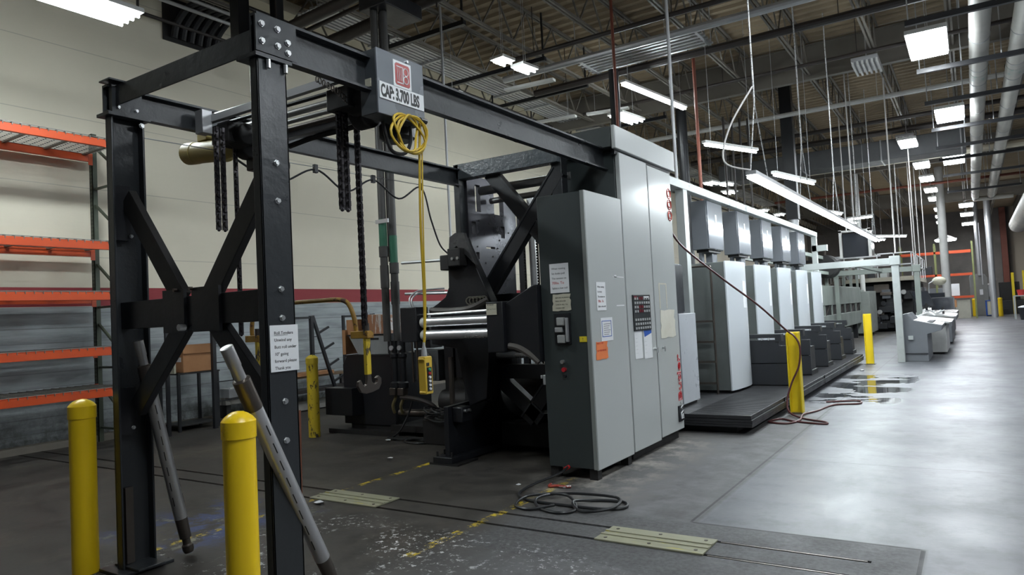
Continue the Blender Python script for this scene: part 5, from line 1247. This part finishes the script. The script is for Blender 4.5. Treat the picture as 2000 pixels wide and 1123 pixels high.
B().box(-5.0, -3.6, 31.4, 33.4, 0, .12).build('plinth', blackrough, t)
t = thing('folder_machine', (-3.4, 37, 0), 'large black folding machine with a railed upper deck at the end of the press line', 'folder')
B().box(-5.2, -2.2, 35.2, 44, .0, 2.15).build('body', blackrough, t, bevel=.02)
B().box(-5.4, -2.05, 34.2, 44.2, 2.18, 2.36).build('upper_deck', mat('dusty_deck_edge', (.26, .24, .19), .6), t)
random.seed(11)
for k in range(22):
    x, z = random.uniform(-3.7, -2.3), random.uniform(.2, 1.9); s1, s2 = random.uniform(.08, .3), random.uniform(.1, .4)
    B().box(x - s1, x + s1, 34.75 - random.uniform(0, .35), 35.3, z - s2 / 2, z + s2 / 2).build('module', [black, black, worn, darkfin, encl_m][k % 5], t, bevel=.01)
for k in range(9):
    x, z = -3.6 + k * .16, .5 + (k * .37) % 1.4
    B().cyl((x, 34.5, z), (x, 35.1, z), .10, n=14).build('roller_end', [worn, steel, black][k % 3], t)
for k in range(6):
    y = 35.6 + k * 1.4; B().box(-2.25, -2.05, y, y + .8, .3, 1.9).build('side_module', [darkfin, black, encl_m][k % 3], t, bevel=.01)
for z in (2.85, 3.35): B().box(-5.4, -2.05, 34.2, 34.24, z, z + .05).box(-2.1, -2.06, 34.2, 44, z, z + .05).build('guard_rail', galv, t)
for k in range(6): B().box(-5.35 + k * .65, -5.31 + k * .65, 34.2, 34.24, 2.36, 3.4).build('rail_post', galv, t)
for k in range(6): B().box(-2.1, -2.06, 34.3 + k * 1.9, 34.34 + k * 1.9, 2.36, 3.4).build('rail_post', galv, t)
for k in range(5): B().box(-4.9 + k * .5, -4.6 + k * .5, 35.2, 36, 2.36, 2.7 + .2 * (k % 3)).build('deck_unit', [gc, pressgrey, darkfin, railgrey, black][k], t, bevel=.01)
B().box(-4.05, -3.7, 34.2, 34.7, .9, 1.45).build('panel_board', railgrey, t)
t = thing('blower_drum', (-3.75, 23.6, 2.2), 'black round blower housing standing above the dryer', 'blower')
B().lathe((-3.7, 23.2, 2.52), [(0, .30), (.05, .36), (.5, .36), (.55, .25)], 32, PY).build('housing', blackrough, t)
B().lathe((-3.7, 23.17, 2.52), [(0, .06), (.05, .06)], 12, PY).build('hub', worn, t)
B().box(-4.3, -3.95, 23.2, 23.9, 2.2, 2.75).build('motor_box', black, t, bevel=.01)
B().bar((-3.7, 23.3, 2.85), (-3.7, 23.3, 3.08), .04).build('stack', worn, t)
t = thing('screened_booth', (-2.95, 26.0, 2.5), 'white framed booth with a dark panel raised above the dryer line', 'booth')
B().box(-3.50, -2.72, 25.6, 27.0, 2.86, 3.66).build('dark_panel', screenm, t)
for x in (-3.56, -2.70): B().box(x - .04, x + .04, 25.5, 25.6, 2.85, 3.78).build('frame_post', whitecol, t)
B().box(-3.6, -2.66, 25.5, 25.6, 3.70, 3.76).build('frame_top', whitecol, t)
split(B().box(-4.6, -2.4, 25.4, 25.44, 2.82, 2.86), 'hand_rail', galv, t)
# white columns
for (x, y, r, mt, lb) in ((-.98, 38, .17, whitecol, 'slim white round column rising beyond the desks'), (-5.9, 17.3, .13, black, 'dark steel column behind the middle print units'), (-3.95, 33.8, .10, whitecol, 'slim pale column rising by the folder deck'), (1.0, 50, .16, galv, 'grey steel column near the end wall')):
    tag(B().cyl((x, y, 0), (x, y, 7.38), r, n=20).build('column', mt), lb, 'column', 'building columns')

# ------------------------------------------------------------------ far end of the hall
t = thing('end_rack', (-1.8, 50.5, 0), 'tall orange and green pallet rack standing across the far end', 'pallet rack')
for zt in (4.1, 2.72, 1.36):
    for y in (50.0, 51.0): B().box(-3.7, .05, y, y + .06, zt - .13, zt).build('beam', orange, t)
for x in (-3.7, -1.85, .08):
    for y in (50.0, 51.0): B().box(x, x + .09, y, y + .09, 0, 4.6).build('upright', mat('olive_upright_%d' % int(x * 10 + y), (.20, .22, .08), .5), t)
for (x, z, w_, h_, mt, nm, lb) in ((-.9, .15, .75, 1.1, tankm, 'steel_cabinet', 'beige steel cabinet under the orange rack'), (-1.15, 1.38, .5, .72, paper, 'sign_board', 'white board with a yellow mark on the orange rack'), (-2.3, 1.38, .8, .5, gc, 'crate', 'grey crate on the low beam of the orange rack'), (-2.9, 2.74, .9, .5, darkfin, 'crate', 'dark crate on the upper level of the orange rack'), (-2.6, .02, .9, .9, darkfin, 'crate', 'dark crate on the floor under the orange rack')):
    tag(B().box(x, x + w_, 50.1, 50.9, z if z > .2 else 0, (z if z > .2 else 0) + h_).build(nm, mt, bevel=.01), lb, 'board' if nm == 'sign_board' else ('cabinet' if nm == 'steel_cabinet' else 'crate'))
t = thing('control_tank', (.35, 55, 0), 'tall grey rounded machine housing at the far end between the yellow bollards', 'machine')
B().prism([(-.15, 0), (.85, 0), (.85, 2.45), (.70, 2.68), (.0, 2.72), (-.15, 2.55)], 'y', 54.6, 55.6).build('housing', mat('mid_grey_machine', (.22, .22, .21), .5), t, bevel=.03)
B().box(.38, .56, 54.57, 54.6, 1.35, 1.70).build('sticker', paper, t)
B().box(.55, .60, 54.5, 54.6, 2.0, 6.0).cyl((.45, 54.6, 2.6), (.45, 54.6, 7.38), .13, n=12).build('riser', galv, t)
B().tube(cr([(.85, 54.6, 2.0), (1.1, 54.5, 2.05), (1.25, 54.5, 2.3), (1.1, 54.5, 2.6), (1.0, 54.5, 2.9)], 5), .06, 8).cyl((1.05, 54.5, 2.9), (1.05, 54.5, 5.9), .05, n=8).build('vent_pipe', rodm, t)
t = thing('tool_cabinet', (.98, 53.4, 0), 'cream cabinet with a blue side between the far yellow bollards', 'cabinet')
B().box(.70, 1.30, 53.1, 53.9, .08, .95).build('body', mat('cream_cabinet', (.55, .53, .40), .5), t, bevel=.01)
B().box(.62, .70, 53.05, 53.9, .05, .98).box(.62, 1.32, 53.05, 53.9, .95, .99).box(.7, 1.3, 53.1, 53.9, .05, .08).build('blue_trim', bluem, t)
B().box(.64, 1.3, 53.15, 53.85, 0, .05).build('plinth', blackrough, t)
t = thing('white_board', (.98, 56, 0), 'white panel on a post above the cream cabinet at the far end', 'board')
B().box(.75, 1.1, 56, 56.05, 1.2, 1.95).build('panel', paper, t); B().box(.9, .95, 56.05, 56.1, 0, 1.9).build('post', galv, t)
bollard(.04, 54.0, 1.15, .12, 'distant yellow bollard left of the cream cabinet', yellow, yellow)
bollard(1.36, 52.3, 1.15, .12, 'distant yellow bollard right of the cream cabinet', yellow, yellow)
t = thing('work_table', (2.3, 46, 0), 'pale framed table at the right edge with a red bin on it', 'table')
B().box(1.80, 3.0, 45.5, 46.5, 1.20, 1.25).build('top', railgrey, t)
for x in (1.82, 2.95):
    for y in (45.55, 46.42): B().box(x - .03, x + .03, y - .03, y + .03, 0, 1.2).build('leg', railgrey, t)
tag(B().lathe((2.2, 46, 1.25), [(0, .2), (.28, .26), (.3, .27)], 16).build('red_bin', mat('red_plastic', (.5, .03, .03), .4)), 'red plastic bin standing on the pale framed table', 'bin')
t = thing('waste_bin', (2.3, 44.5, 0), 'dark waste bin with a white liner at the right edge', 'bin')
B().lathe((2.25, 44.5, 0), [(0, .28), (.6, .36), (.62, .37)], 18).build('bin_body', darkfin, t)
B().lathe((2.25, 44.5, .6), [(0, .36), (.06, .37), (.12, .22), (.14, .05)], 18).build('liner', paper, t)
t = thing('end_machinery', (2.3, 57, 0), 'dark machinery with yellow uprights against the end wall at the right', 'machine')
B().box(1.3, 4.2, 56.5, 58.5, 0, .9).build('base', darkfin, t, bevel=.02); B().box(1.5, 2.6, 57, 58.2, .9, 2.1).build('upper', blackrough, t, bevel=.02)
split(B().box(2.15, 2.3, 56.3, 56.45, 0, 2.7).box(2.75, 2.9, 56.3, 56.45, 0, 2.8), 'yellow_upright', yelsteel, t)
B().box(1.2, 1.9, 55.6, 56.3, 0, .35).build('foot_unit', black, t)
tag(B().cyl((1.15, 51.2, 0), (1.15, 51.2, 7.38), .05, n=8).build('conduit', rodm), 'slim white conduit rising near the end wall right of the grey machine', 'conduit')
for i, x in enumerate((1.85, 3.2)):
    tag(B().box(x, x + .35, 59.2, 59.9, 0, 7.3).build('wall_pilaster', [redpipe, mat('tan_pilaster', (.4, .34, .26), .7)][i]), ['rusty brown pilaster on the end wall', 'tan pilaster on the end wall at the right'][i], 'pilaster')
